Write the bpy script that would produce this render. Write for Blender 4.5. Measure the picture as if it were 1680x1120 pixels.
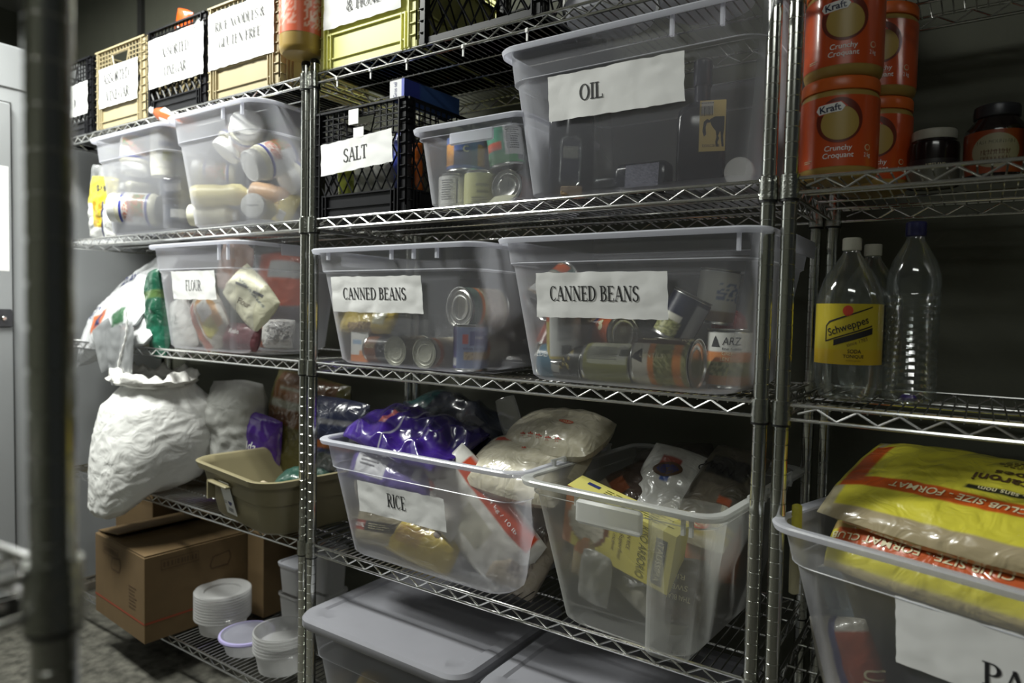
import bpy, bmesh, math, random
from mathutils import Vector, Matrix, noise
from math import pi, sin, cos

for _o in list(bpy.data.objects): bpy.data.objects.remove(_o)
S = bpy.context.scene
COL = S.collection

# ------------------------------------------------------------------ camera
cd = bpy.data.cameras.new('camera'); cam = bpy.data.objects.new('camera', cd); COL.objects.link(cam); S.camera = cam
cd.sensor_width = 36.0; cd.lens = 1131.09/1680*36; cd.clip_start = .02
YAW, PIT, ROL = .5966440, -.0450765, .0202949
_f = Vector((-sin(YAW)*cos(PIT), cos(YAW)*cos(PIT), sin(PIT))); _r = Vector((cos(YAW), sin(YAW), 0)); _u = _r.cross(_f)
_r2 = _r*cos(ROL)+_u*sin(ROL); _u2 = _u*cos(ROL)-_r*sin(ROL)
cam.matrix_world = Matrix(((_r2.x,_u2.x,-_f.x,1.48042),(_r2.y,_u2.y,-_f.y,-1.22926),(_r2.z,_u2.z,-_f.z,1.23951),(0,0,0,1)))
CAMP = Vector((1.48042,-1.22926,1.23951))
cd.dof.use_dof = True; cd.dof.focus_distance = 1.42; cd.dof.aperture_fstop = 2.8; cd.dof.aperture_blades = 9

# ------------------------------------------------------------------ world, lamps, exposure
W = bpy.data.worlds.new('world'); S.world = W; W.use_nodes = True
W.node_tree.nodes['Background'].inputs[0].default_value = (.62,.68,.66,1)
W.node_tree.nodes['Background'].inputs[1].default_value = .016
S.view_settings.view_transform = 'Standard'; S.view_settings.look = 'None'; S.view_settings.gamma = 1
S.view_settings.use_curve_mapping = False
S.view_settings.exposure = 0.65
def area_lamp(name, loc, sx, sy, power, color):
    l = bpy.data.lights.new(name, 'AREA'); l.shape = 'RECTANGLE'; l.size = sx; l.size_y = sy; l.energy = power; l.color = color
    o = bpy.data.objects.new(name, l); COL.objects.link(o); o.location = loc; return o
LAMP_A = area_lamp('area_light', (-.90,-.80,2.74), 1.2, .28, 64, (.98,1.0,.94))
ADDED_LAMP = area_lamp('area_light', (1.9,-2.3,2.78), 1.2, .28, 7, (.98,1.0,.94))  # added lamp with no known source, gives the chrome posts a reflected streak
try:
    S.cycles.transparent_max_bounces = 24
except Exception: pass

# ------------------------------------------------------------------ materials
MATS = {}
def _new(name):
    m = bpy.data.materials.new(name); m.use_nodes = True; MATS[name] = m
    return m, m.node_tree.nodes, m.node_tree.links, m.node_tree.nodes['Principled BSDF']
def pmat(name, col, rough=.5, metal=0, spec=.5, bump=0, bscale=60, var=0, vscale=8, coat=0, trans=0, alpha=1):
    if name in MATS: return MATS[name]
    m, N, L, B = _new(name)
    B.inputs['Base Color'].default_value = (*col, 1); B.inputs['Roughness'].default_value = rough
    B.inputs['Metallic'].default_value = metal; B.inputs['Specular IOR Level'].default_value = spec
    B.inputs['Coat Weight'].default_value = coat; B.inputs['Coat Roughness'].default_value = .12
    B.inputs['Alpha'].default_value = alpha
    tc = N.new('ShaderNodeTexCoord')
    if var:
        n = N.new('ShaderNodeTexNoise'); n.inputs['Scale'].default_value = vscale; n.inputs['Detail'].default_value = 5
        r = N.new('ShaderNodeMapRange'); r.inputs[1].default_value = .3; r.inputs[2].default_value = .7
        r.inputs[3].default_value = 1-var; r.inputs[4].default_value = 1+var
        x = N.new('ShaderNodeVectorMath'); x.operation = 'SCALE'; x.inputs[0].default_value = col
        L.new(tc.outputs['Object'], n.inputs['Vector']); L.new(n.outputs['Fac'], r.inputs[0]); L.new(r.outputs[0], x.inputs['Scale'])
        L.new(x.outputs[0], B.inputs['Base Color'])
    if bump:
        n = N.new('ShaderNodeTexNoise'); n.inputs['Scale'].default_value = bscale; n.inputs['Detail'].default_value = 3
        b = N.new('ShaderNodeBump'); b.inputs['Strength'].default_value = bump; b.inputs['Distance'].default_value = .01
        L.new(tc.outputs['Object'], n.inputs['Vector']); L.new(n.outputs['Fac'], b.inputs['Height']); L.new(b.outputs[0], B.inputs['Normal'])
    return m
def printmat(name, rough=.4, bump=0, bscale=40, coat=0, spec=.5):
    """ink printed on the surface: the colours are the 'ink' attribute of the mesh"""
    m, N, L, B = _new(name)
    a = N.new('ShaderNodeAttribute'); a.attribute_name = 'ink'; L.new(a.outputs['Color'], B.inputs['Base Color'])
    B.inputs['Roughness'].default_value = rough; B.inputs['Coat Weight'].default_value = coat; B.inputs['Coat Roughness'].default_value = .08
    B.inputs['Specular IOR Level'].default_value = spec
    if bump:
        tc = N.new('ShaderNodeTexCoord')
        n = N.new('ShaderNodeTexNoise'); n.inputs['Scale'].default_value = bscale; n.inputs['Detail'].default_value = 2; n.inputs['Distortion'].default_value = 1.2
        b = N.new('ShaderNodeBump'); b.inputs['Strength'].default_value = bump; b.inputs['Distance'].default_value = .012
        L.new(tc.outputs['Object'], n.inputs['Vector']); L.new(n.outputs['Fac'], b.inputs['Height']); L.new(b.outputs[0], B.inputs['Normal'])
        L.new(b.outputs[0], B.inputs['Coat Normal'])
    return m
def clear(name, col=(.86,.87,.93), body=.3, rough=.25, gloss=.06, tint=(1,1,1), trl=.5):
    """thin see-through plastic: a share of milky scatter over clear, and a soft sheen"""
    m = bpy.data.materials.new(name); m.use_nodes = True; MATS[name] = m
    N, L = m.node_tree.nodes, m.node_tree.links
    for n in list(N): N.remove(n)
    out = N.new('ShaderNodeOutputMaterial')
    t = N.new('ShaderNodeBsdfTransparent'); t.inputs[0].default_value = (*tint,1)
    d = N.new('ShaderNodeBsdfDiffuse'); d.inputs[0].default_value = (*col,1)
    tr = N.new('ShaderNodeBsdfTranslucent'); tr.inputs[0].default_value = (*col,1)
    g = N.new('ShaderNodeBsdfGlossy'); g.inputs['Roughness'].default_value = rough
    a = N.new('ShaderNodeMixShader'); a.inputs[0].default_value = trl; L.new(d.outputs[0], a.inputs[1]); L.new(tr.outputs[0], a.inputs[2])
    b = N.new('ShaderNodeMixShader'); L.new(t.outputs[0], b.inputs[1]); L.new(a.outputs[0], b.inputs[2])
    lw = N.new('ShaderNodeLayerWeight'); lw.inputs[0].default_value = .35
    r = N.new('ShaderNodeMapRange'); r.inputs[3].default_value = body; r.inputs[4].default_value = min(1, body*2.1+.02)
    L.new(lw.outputs['Facing'], r.inputs[0]); L.new(r.outputs[0], b.inputs[0])
    c = N.new('ShaderNodeMixShader'); L.new(b.outputs[0], c.inputs[1]); L.new(g.outputs[0], c.inputs[2])
    r2 = N.new('ShaderNodeMapRange'); r2.inputs[3].default_value = gloss*.5; r2.inputs[4].default_value = gloss*5
    L.new(lw.outputs['Fresnel'], r2.inputs[0]); L.new(r2.outputs[0], c.inputs[0])
    L.new(c.outputs[0], out.inputs[0])
    return m

pmat('chrome', (.63,.64,.60), .17, 1)
pmat('chrome_wire', (.74,.74,.73), .2, 1)
pmat('groove', (.80,.80,.76), .3, 1)
pmat('collar_metal', (.55,.56,.52), .2, 1, bump=.12, bscale=160)
pmat('black_sleeve', (.012,.012,.012), .4)
clear('tote_plastic', (.81,.82,.90), .235, .28, .05)
clear('tote_plastic_dense', (.82,.83,.91), .32, .28, .05)
clear('tote_plastic_warm', (.78,.79,.76), .19, .28, .05)
clear('tote_rim', (.82,.83,.90), .62, .25, .06)
clear('tote_rim_warm', (.80,.81,.79), .62, .25, .06)
clear('clear_bottle', (.7,.75,.75), .05, .06, .12, (.93,.96,.95))
clear('clear_film', (.8,.8,.78), .14, .12, .16, (.97,.96,.93))
clear('sleeve_film', (.8,.82,.84), .34, .15, .2)
clear('smoked_bottle', (.05,.05,.08), .6, .08, .12, (.5,.5,.6))
clear('deli_plastic', (.80,.80,.80), .42, .22, .08)
pmat('lid_grey', (.28,.28,.31), .35, var=.04)
pmat('paper', (.80,.80,.79), .7, bump=.12, bscale=14)
pmat('ink_black', (.012,.012,.014), .6)
pmat('ink_faint', (.018,.018,.02), .7)
pmat('ink_grey', (.16,.16,.17), .7)
pmat('ink_white', (.85,.85,.83), .5)
pmat('ink_red', (.55,.05,.02), .5)
pmat('ink_navy', (.03,.04,.16), .5)
pmat('ink_cream', (.72,.66,.42), .5)
pmat('ink_brown', (.09,.05,.025), .5)
pmat('ink_lentil', (.42,.40,.24), .6)
pmat('crate_tan', (.38,.32,.19), .5, var=.05)
pmat('crate_black', (.008,.008,.010), .4, spec=.3)
pmat('crate_yellow', (.74,.73,.26), .45, var=.03)
pmat('tan_plastic', (.24,.21,.12), .42, var=.05)
pmat('cardboard', (.13,.082,.034), .8, var=.06, vscale=20)
pmat('cardboard_ink', (.08,.045,.02), .8)
pmat('cardboard_red', (.26,.05,.02), .8)
pmat('wall_paint', (.095,.098,.074), .8, bump=.08, bscale=90, var=.06)
pmat('ceiling_paint', (.30,.30,.27), .9, bump=.1, bscale=60)
pmat('dark_trim', (.03,.03,.028), .6)
pmat('cabinet_grey', (.33,.34,.35), .42, var=.02)
pmat('steel_latch', (.05,.05,.055), .35, .6)
pmat('white_cap', (.78,.78,.76), .4)
pmat('can_metal', (.62,.62,.60), .28, 1, bump=.05, bscale=40)
pmat('can_cream', (.50,.50,.42), .4, .2)
pmat('dark_lid', (.03,.03,.035), .35, .3)
pmat('white_plastic', (.74,.74,.70), .4)
pmat('cork', (.42,.30,.18), .8, bump=.4, bscale=150, var=.2, vscale=60)
pmat('peanut_butter', (.36,.24,.06), .35)
printmat('print_paper', .55)
printmat('print_gloss', .3, coat=.4)
printmat('print_film', .32, .5, 22, coat=.7)
printmat('print_foil', .24, .55, 9, coat=1.0)
printmat('print_sack', .6, .55, 16)
printmat('print_soft', .5, .35, 24, coat=.25)

def floor_mat():
    m, N, L, B = _new('concrete')
    tc = N.new('ShaderNodeTexCoord'); n = N.new('ShaderNodeTexNoise'); n.inputs['Scale'].default_value = 26; n.inputs['Detail'].default_value = 8
    r = N.new('ShaderNodeValToRGB'); r.color_ramp.elements[0].color = (.03,.029,.022,1); r.color_ramp.elements[0].position = .32
    r.color_ramp.elements[1].color = (.12,.115,.095,1); r.color_ramp.elements[1].position = .68
    L.new(tc.outputs['Object'], n.inputs['Vector']); L.new(n.outputs['Fac'], r.inputs[0]); L.new(r.outputs[0], B.inputs['Base Color'])
    b = N.new('ShaderNodeBump'); b.inputs['Strength'].default_value = .3; L.new(n.outputs['Fac'], b.inputs['Height']); L.new(b.outputs[0], B.inputs['Normal'])
    B.inputs['Roughness'].default_value = .75
floor_mat()

# ------------------------------------------------------------------ mesh builder
class MB:
    def __init__(s): s.v = []; s.f = []; s.ink = None
    def add(s, vs, fs, M=None):
        o = len(s.v)
        s.v += [tuple(M @ Vector(p)) if M else tuple(p) for p in vs]
        s.f += [tuple(i+o for i in f) for f in fs]; return s
    def box(s, x0, x1, y0, y1, z0, z1, M=None, bev=0):
        if bev:
            b = min(bev, abs(x1-x0)*.45, abs(y1-y0)*.45, abs(z1-z0)*.45)
            rings = []
            for z, k in ((z0, b), (z0+b, 0), (z1-b, 0), (z1, b)):
                rings.append(rrect((x0+x1)/2, (y0+y1)/2, (x1-x0)/2-k, (y1-y0)/2-k, max(b-k, b*.3), 2, z))
            return s.loft(rings, True, True, M)
        vs = [(x,y,z) for z in (z0,z1) for y in (y0,y1) for x in (x0,x1)]
        return s.add(vs, [(0,2,3,1),(4,5,7,6),(0,1,5,4),(2,6,7,3),(0,4,6,2),(1,3,7,5)], M)
    def loft(s, rings, cap0=False, cap1=False, M=None, closed=True):
        n = len(rings[0]); vs = [p for r in rings for p in r]; fs = []
        for i in range(len(rings)-1):
            for j in range(n if closed else n-1):
                k = (j+1) % n
                fs.append((i*n+j, i*n+k, (i+1)*n+k, (i+1)*n+j))
        if cap0: fs.append(tuple(reversed(range(n))))
        if cap1: fs.append(tuple(range((len(rings)-1)*n, len(rings)*n)))
        return s.add(vs, fs, M)
    def lathe(s, prof, seg=28, M=None, cap0=True, cap1=True, sq=None):
        rings = []
        for r, z in prof:
            ring = []
            for j in range(seg):
                a = 2*pi*j/seg - pi/2
                rr = r
                if sq: rr = r/(abs(cos(a))**sq+abs(sin(a))**sq)**(1/sq)
                ring.append((rr*cos(a), rr*sin(a), z))
            rings.append(ring)
        return s.loft(rings, cap0, cap1, M)
    def rod(s, p, q, r, seg=6):
        p, q = Vector(p), Vector(q); d = (q-p)
        if d.length < 1e-6: return s
        a = d.normalized(); h = Vector((0,0,1)) if abs(a.z) < .9 else Vector((1,0,0))
        x = a.cross(h).normalized(); y = a.cross(x)
        rings = [[tuple(c+x*(r*cos(2*pi*j/seg))+y*(r*sin(2*pi*j/seg))) for j in range(seg)] for c in (p,q)]
        return s.loft(rings, True, True)
    def tube(s, pts, r, seg=6):
        pts = [Vector(p) for p in pts]; rings = []; x = None
        for i, p in enumerate(pts):
            t = (pts[min(i+1, len(pts)-1)]-pts[max(i-1, 0)]).normalized()
            if x is None:
                h = Vector((0,0,1)) if abs(t.z) < .9 else Vector((1,0,0)); x = t.cross(h).normalized()
            x = (x - t*x.dot(t)).normalized(); y = t.cross(x)
            rr = r[i] if isinstance(r, (list,tuple)) else r
            rings.append([tuple(p+x*(rr*cos(2*pi*j/seg))+y*(rr*sin(2*pi*j/seg))) for j in range(seg)])
        return s.loft(rings, True, True)
    def build(s, name, mat, parent=None, M=None, smooth=35):
        me = bpy.data.meshes.new(name); me.from_pydata(s.v, [], s.f); me.update()
        if isinstance(mat, str): mat = MATS[mat]
        me.materials.append(mat)
        if s.ink is not None:
            a = me.color_attributes.new('ink', 'FLOAT_COLOR', 'POINT')
            buf = []
            for c in s.ink: buf += [c[0], c[1], c[2], 1.0]
            a.data.foreach_set('color', buf)
        if smooth:
            me.polygons.foreach_set('use_smooth', [True]*len(me.polygons))
            try: me.set_sharp_from_angle(angle=math.radians(smooth))
            except Exception: pass
        o = bpy.data.objects.new(name, me); COL.objects.link(o)
        if parent is not None: o.parent = parent
        if M is not None: o.matrix_world = M
        return o

def rrect(cx, cy, hx, hy, r, n, z, f=None):
    """rounded rectangle ring, counter-clockwise"""
    r = min(r, hx, hy); pts = []
    for qx, qy, a0 in ((1,-1,-pi/2),(1,1,0),(-1,1,pi/2),(-1,-1,pi)):
        for k in range(n+1):
            a = a0 + (pi/2)*k/n
            pts.append((cx+qx*(hx-r)+r*cos(a), cy+qy*(hy-r)+r*sin(a), z))
    return pts

def frame(loc, up=(0,0,1), front=None):
    """local -Y faces `front`, local +Z is `up`"""
    loc = Vector(loc); a = Vector(up).normalized()
    f = Vector(front) if front is not None else (CAMP-loc)
    f = (f - a*f.dot(a)).normalized(); x = a.cross(f); y = -f
    return Matrix(((x.x,y.x,a.x,loc.x),(x.y,y.y,a.y,loc.y),(x.z,y.z,a.z,loc.z),(0,0,0,1)))
FRONT = (0,-1,0)
RV, TV = Vector((.827,.562,0)), Vector((.562,-.827,0))
def dv(a, b, c):
    """direction from shares of aisle-right, up and out of the shelf"""
    return (RV*a+TV*c+Vector((0,0,b))).normalized()
def capat(loc, up, h): return Vector(loc)-Vector(up).normalized()*h
def tag(o, label, cat, group=None):
    o['label'] = label; o['category'] = cat
    if group: o['group'] = group
    return o
def thing(name, label, cat, M, group=None):
    o = bpy.data.objects.new(name, None); o.empty_display_size = .03; COL.objects.link(o)
    o.matrix_world = M; return tag(o, label, cat, group)
def struct(o): o['kind'] = 'structure'; return o

# ------------------------------------------------------------------ lettering
TH, TN = .145, .06
def _arc(cx, cy, rx, ry, a0, a1, w=TH, t=TN, n=14):
    pts = []
    for k in range(n+1):
        a = math.radians(a0+(a1-a0)*k/n); c, s_ = cos(a), sin(a)
        wd = t + (w-t)*abs(c)**1.5
        nx, ny = c/rx, s_/ry; l = math.hypot(nx, ny); nx /= l; ny /= l
        x, y = cx+rx*c, cy+ry*s_
        pts.append(((x+nx*wd/2, y+ny*wd/2), (x-nx*wd/2, y-ny*wd/2)))
    return pts
def _ln(x0, y0, x1, y1, w):
    dx, dy = x1-x0, y1-y0; l = math.hypot(dx, dy); nx, ny = -dy/l*w/2, dx/l*w/2
    return [((x0+nx,y0+ny),(x0-nx,y0-ny)), ((x1+nx,y1+ny),(x1-nx,y1-ny))]
def _sf(x, y, w=.3): return _ln(x-w/2, y, x+w/2, y, TN)
def _v(x, y0=.0, y1=1.0, s0=1, s1=1, w=TH):
    r = [_ln(x, y0, x, y1, w)]
    if s0: r.append(_sf(x, y0+TN/2))
    if s1: r.append(_sf(x, y1-TN/2))
    return r
GLY = {
 'A': (.76, [_ln(.1,.02,.38,1,TN*1.1), _ln(.37,1,.66,.02,TH), _ln(.2,.34,.55,.34,TN), _sf(.1,.025,.24), _sf(.66,.025,.28)]),
 'B': (.68, _v(.16)+[_arc(.3,.755,.2,.22,-90,90), _arc(.3,.28,.25,.255,-90,90), _ln(.14,.975,.31,.975,TN), _ln(.14,.53,.31,.53,TN), _ln(.14,.025,.31,.025,TN)]),
 'C': (.70, [_arc(.38,.5,.29,.48,55,305), _ln(.59,.78,.59,.98,TN), _ln(.56,.1,.62,.2,TN)]),
 'D': (.78, _v(.16)+[_arc(.3,.5,.36,.475,-90,90), _ln(.14,.975,.31,.975,TN), _ln(.14,.025,.31,.025,TN)]),
 'E': (.66, _v(.16)+[_ln(.14,.975,.56,.975,TN), _ln(.14,.025,.58,.025,TN), _ln(.14,.52,.44,.52,TN), _ln(.55,.8,.55,.99,TN), _ln(.57,.01,.57,.2,TN), _ln(.44,.44,.44,.6,TN)]),
 'F': (.62, _v(.16)+[_ln(.14,.975,.54,.975,TN), _ln(.14,.5,.42,.5,TN), _ln(.53,.79,.53,.99,TN), _ln(.42,.42,.42,.58,TN)]),
 'G': (.76, [_arc(.38,.5,.29,.48,55,350), _ln(.59,.78,.59,.98,TN), _ln(.63,.06,.63,.42,TH*.9), _sf(.6,.42,.26)]),
 'H': (.84, _v(.16)+_v(.66)+[_ln(.16,.52,.66,.52,TN)]),
 'I': (.34, _v(.17)),
 'L': (.62, _v(.16)+[_ln(.14,.025,.56,.025,TN), _ln(.55,.01,.55,.22,TN)]),
 'N': (.82, [_ln(.16,.02,.16,.98,TN), _ln(.14,.98,.66,.02,TH), _ln(.66,.02,.66,.98,TN), _sf(.15,.025,.24), _sf(.14,.975,.2), _sf(.66,.975,.24)]),
 'O': (.78, [_arc(.39,.5,.3,.48,0,360,n=28)]),
 'P': (.64, _v(.16)+[_arc(.3,.73,.24,.245,-90,90), _ln(.14,.975,.31,.975,TN), _ln(.14,.485,.31,.485,TN)]),
 'R': (.72, _v(.16)+[_arc(.3,.74,.22,.235,-90,90), _ln(.14,.975,.31,.975,TN), _ln(.14,.505,.31,.505,TN), _ln(.32,.5,.6,.02,TH), _sf(.63,.025,.16)]),
 'S': (.58, [_arc(.29,.74,.19,.235,20,250), _ln(.2,.56,.4,.43,TH), _arc(.29,.25,.21,.235,-160,70), _ln(.47,.78,.47,.96,TN), _ln(.09,.04,.09,.24,TN)]),
 'T': (.68, _v(.34,s1=0)+[_ln(.06,.975,.62,.975,TN), _ln(.07,.78,.07,.99,TN), _ln(.61,.78,.61,.99,TN)]),
 'U': (.80, [_ln(.18,.3,.18,.98,TH), _ln(.63,.3,.63,.98,TN), _arc(.405,.3,.225,.28,180,360,w=.1), _sf(.18,.975,.28), _sf(.63,.975,.22)]),
 'V': (.74, [_ln(.12,.98,.38,.0,TH), _ln(.38,.0,.64,.98,TN), _sf(.12,.975,.28), _sf(.64,.975,.24)]),
 'Y': (.72, [_ln(.1,.98,.36,.48,TH), _ln(.62,.98,.36,.48,TN), _ln(.36,.02,.36,.5,TH), _sf(.1,.975,.26), _sf(.62,.975,.22), _sf(.36,.025,.28)]),
 '&': (.82, [_arc(.34,.76,.16,.21,0,360,n=18), _ln(.24,.64,.68,.03,TH), _arc(.32,.28,.23,.26,110,330), _ln(.5,.14,.66,.5,TN), _sf(.66,.5,.2)]),
 ' ': (.34, []),
}
def serif(text, width, height, line=0):
    """serif capitals as 2-D strips centred on the origin, made to the given overall width and cap height"""
    x = 0; vs = []; fs = []
    for ch in text:
        adv, st = GLY[ch]
        for strip in st:
            o = len(vs)
            for a, b in strip: vs += [(a[0]+x, a[1]), (b[0]+x, b[1])]
            for i in range(len(strip)-1): fs.append((o+2*i, o+2*i+1, o+2*i+3, o+2*i+2))
        x += adv
    return [((p[0]-x/2)*width/x, (p[1]-.5)*height) for p in vs], fs
_tc = {}
def sans(text, width, height=None, shear=0, bold=0):
    key = (text, shear, bold)
    if key not in _tc:
        c = bpy.data.curves.new('lettering', 'FONT'); c.body = text; c.size = 1; c.shear = shear; c.offset = bold; c.resolution_u = 3
        o = bpy.data.objects.new('lettering', c); me = bpy.data.meshes.new_from_object(o)
        _tc[key] = ([(v.co.x, v.co.y) for v in me.vertices], [tuple(p.vertices) for p in me.polygons])
        bpy.data.objects.remove(o); bpy.data.curves.remove(c); bpy.data.meshes.remove(me)
    vs, fs = _tc[key]
    x0, x1 = min(p[0] for p in vs), max(p[0] for p in vs); y0, y1 = min(p[1] for p in vs), max(p[1] for p in vs)
    sx = width/(x1-x0); sy = sx if height is None else height/(y1-y0)
    return [((p[0]-(x0+x1)/2)*sx, (p[1]-(y0+y1)/2)*sy) for p in vs], fs
def poly2(pts): return list(pts), [tuple(range(len(pts)))]
def ell2(rx, ry, n=24): return poly2([(rx*cos(2*pi*k/n), ry*sin(2*pi*k/n)) for k in range(n)])
def rect2(w, h, n=1):
    vs = []; fs = []
    for i in range(n+1): vs += [(-w/2+w*i/n, -h/2), (-w/2+w*i/n, h/2)]
    for i in range(n): fs.append((2*i, 2*i+2, 2*i+3, 2*i+1))
    return vs, fs
def bars2(w, h, n=16, seed=1):
    rn = random.Random(seed); vs = []; fs = []; x = -w/2
    while x < w/2:
        b = w/n*rn.uniform(.25,.75); o = len(vs)
        vs += [(x,-h/2),(x+b,-h/2),(x+b,h/2),(x,h/2)]; fs.append((o,o+1,o+2,o+3)); x += b+w/n*rn.uniform(.3,.7)
    return vs, fs
def lines2(w, h, n=6, seed=1):
    rn = random.Random(seed); vs = []; fs = []
    for i in range(n):
        y = h/2-h*(i+.5)/n; x = -w/2
        e = w/2-rn.uniform(0,.25)*w
        while x < e:
            b = min(w*rn.uniform(.05,.14), e-x); o = len(vs); t = h/n*.2
            vs += [(x,y-t),(x+b,y-t),(x+b,y+t),(x,y+t)]; fs.append((o,o+1,o+2,o+3)); x += b+w*.03
    return vs, fs
def refine(g, lim=.005):
    """cut long edges so that a flat shape can follow a curved face"""
    b = bmesh.new(); vv = [b.verts.new((p[0],p[1],0)) for p in g[0]]
    for f in g[1]:
        try: b.faces.new([vv[i] for i in f])
        except ValueError: pass
    bmesh.ops.triangulate(b, faces=b.faces[:])
    for _ in range(5):
        e = [x for x in b.edges if x.calc_length() > lim]
        if not e: break
        bmesh.ops.subdivide_edges(b, edges=e, cuts=1); bmesh.ops.triangulate(b, faces=b.faces[:])
    b.verts.index_update()
    r = [(v.co.x, v.co.y) for v in b.verts], [tuple(v.index for v in f.verts) for f in b.faces]
    b.free(); return r
def put(g, fn, name, mat, parent, at=(0,0), rot=0, smooth=0, curved=True):
    """lay a 2-D glyph mesh g on the surface fn(x,y) of its parent"""
    c, s_ = cos(rot), sin(rot); m = MB(); vs, fs = refine(g) if curved else g
    m.add([fn(at[0]+p[0]*c-p[1]*s_, at[1]+p[0]*s_+p[1]*c) for p in vs], fs)
    return m.build(name, mat, parent, smooth=smooth)

# ------------------------------------------------------------------ printed surfaces
def art(base, *rects):
    """colour over (u,v) in 0..1: later rectangles lie on top; a second colour makes a speckled picture"""
    def fn(u, v):
        c = base
        for r in rects:
            if r[0] <= u <= r[1] and r[2] <= v <= r[3]:
                if len(r) > 5:
                    n = noise.noise(Vector((u*r[6] if len(r) > 6 else u*60, v*(r[6] if len(r) > 6 else 60)*.6, 3.1)))
                    c = r[4] if n > 0 else r[5]
                else: c = r[4]
        return c
    return fn
CREAM=(.68,.64,.46); WHT=(.76,.76,.74); NAVY=(.02,.025,.10); ORG=(.62,.16,.03); RED=(.42,.03,.015); DRK=(.015,.015,.018)
YEL=(.66,.56,.09); LEN=(.36,.36,.17); LEN2=(.16,.17,.07); BLU=(.05,.12,.33); PUR=(.07,.02,.30); BRN=(.10,.045,.02); GRN=(.03,.20,.07)

def cylmap(r, z0=0, off=.0006):
    def fn(x, y):
        t = x/r; return ((r+off)*sin(t), -(r+off)*cos(t), z0+y)
    return fn
def label_band(parent, r, z0, z1, fn, name='printed_label', mat='print_gloss', seg=72, rows=26, off=.0005, u0=0, u1=1, lab=None):
    m = MB(); m.ink = []; vs = []; fs = []
    for i in range(rows+1):
        for j in range(seg+1):
            u = u0+(u1-u0)*j/seg; v = i/rows; t = (u-.5)*2*pi
            vs.append(((r+off)*sin(t), -(r+off)*cos(t), z0+(z1-z0)*v)); m.ink.append(fn(u, v))
    for i in range(rows):
        for j in range(seg): a = i*(seg+1)+j; fs.append((a, a+1, a+seg+2, a+seg+1))
    m.add(vs, fs); o = m.build(name, mat, parent, smooth=60)
    if lab: o['label'] = lab
    return o
def can_end(r, z, sgn=1):
    p = [(r*1.0,0),(r*1.02,.0012),(r*.97,.0015),(r*.93,-.0025),(r*.88,-.003),(r*.82,-.0012),(r*.76,-.003),(r*.62,-.003),(r*.57,-.0018),(r*.52,-.003),(r*.2,-.003),(.0001,-.003)]
    return [(a, z+sgn*b) for a, b in p]
def can(name, label, M, r, h, fn, lid='can_metal', cat='can', group=None, text=()):
    """tin can lying or standing: seamed ends, beaded steel wall, paper label"""
    t = thing(name, label, cat, M, group)
    prof = list(reversed(can_end(r, .001, -1))) + [(r*.985,.004)]
    for k in range(1, 12):
        prof.append((r*(.985 if k % 2 else .975), .004+(h-.008)*k/12))
    prof += [(r*.985,h-.004)]
    MB().lathe(prof, 40, cap0=False, cap1=False).build('can_wall', 'can_metal', t)
    MB().lathe(can_end(r, h-.001, 1), 40, cap0=False, cap1=False).build('lid', lid, t)
    MB().lathe(can_end(r*1.001, .001, -1), 40, cap0=False, cap1=False).build('base', lid, t)
    if fn: label_band(t, r*.99, .006, h-.006, fn)
    for g, at, mat, rot in text: put(g, cylmap(r*.99, 0, .0011), 'lettering', mat, t, at, rot)
    return t
def jar(name, label, M, r, h, body, cap, cap_r, cap_h, fn=None, lab=(.15,.7), cat='jar', group=None, neck=.12, text=(), band=None, pmt='print_gloss'):
    t = thing(name, label, cat, M, group)
    zc = h-cap_h
    p = [(r*.5,0),(r*.86,.001),(r*.97,.008),(r,.016),(r,zc*(1-neck)-.004),(r*.97,zc*(1-neck)+.003),(cap_r*.97,zc-.004),(cap_r*.92,zc+.004)]
    MB().lathe(p, 40).build('jar_body', body, t)
    rib = MB(); ring = []
    c = [(cap_r*.93,zc-.001),(cap_r,zc),(cap_r*1.01,zc+.002),(cap_r*1.01,zc+cap_h*.75),(cap_r*.985,zc+cap_h*.93),(cap_r*.93,h),(cap_r*.9,h-.001),(.0002,h-.001)]
    rib.lathe(c, 48, cap1=False); rib.build('screw_cap', cap, t)
    if fn: label_band(t, r, h*lab[0], h*lab[1], fn, mat=pmt)
    if band: label_band(t, r, h*band[0], h*band[1], art(band[2]), 'stripe', off=.0009, rows=1)
    for g, at, mat, rot in text: put(g, cylmap(r, 0, .0013), 'lettering', mat, t, at, rot)
    return t
def bottle(name, label, M, prof, body, cap, cap_prof, cat='bottle', fn=None, lab=(.1,.4), group=None, text=(), seg=36, sq=None, rl=None, pmt='print_gloss', u=(0,1)):
    t = thing(name, label, cat, M, group)
    MB().lathe(prof, seg, sq=sq, cap1=False).build('bottle_body', body, t)
    MB().lathe(cap_prof, 28).build('bottle_cap', cap, t)
    if fn: label_band(t, rl, lab[0], lab[1], fn, u0=u[0], u1=u[1], mat=pmt)
    for g, at, mat, rot in text: put(g, cylmap(rl, 0, .0012), 'lettering', mat, t, at, rot)
    return t

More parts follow.
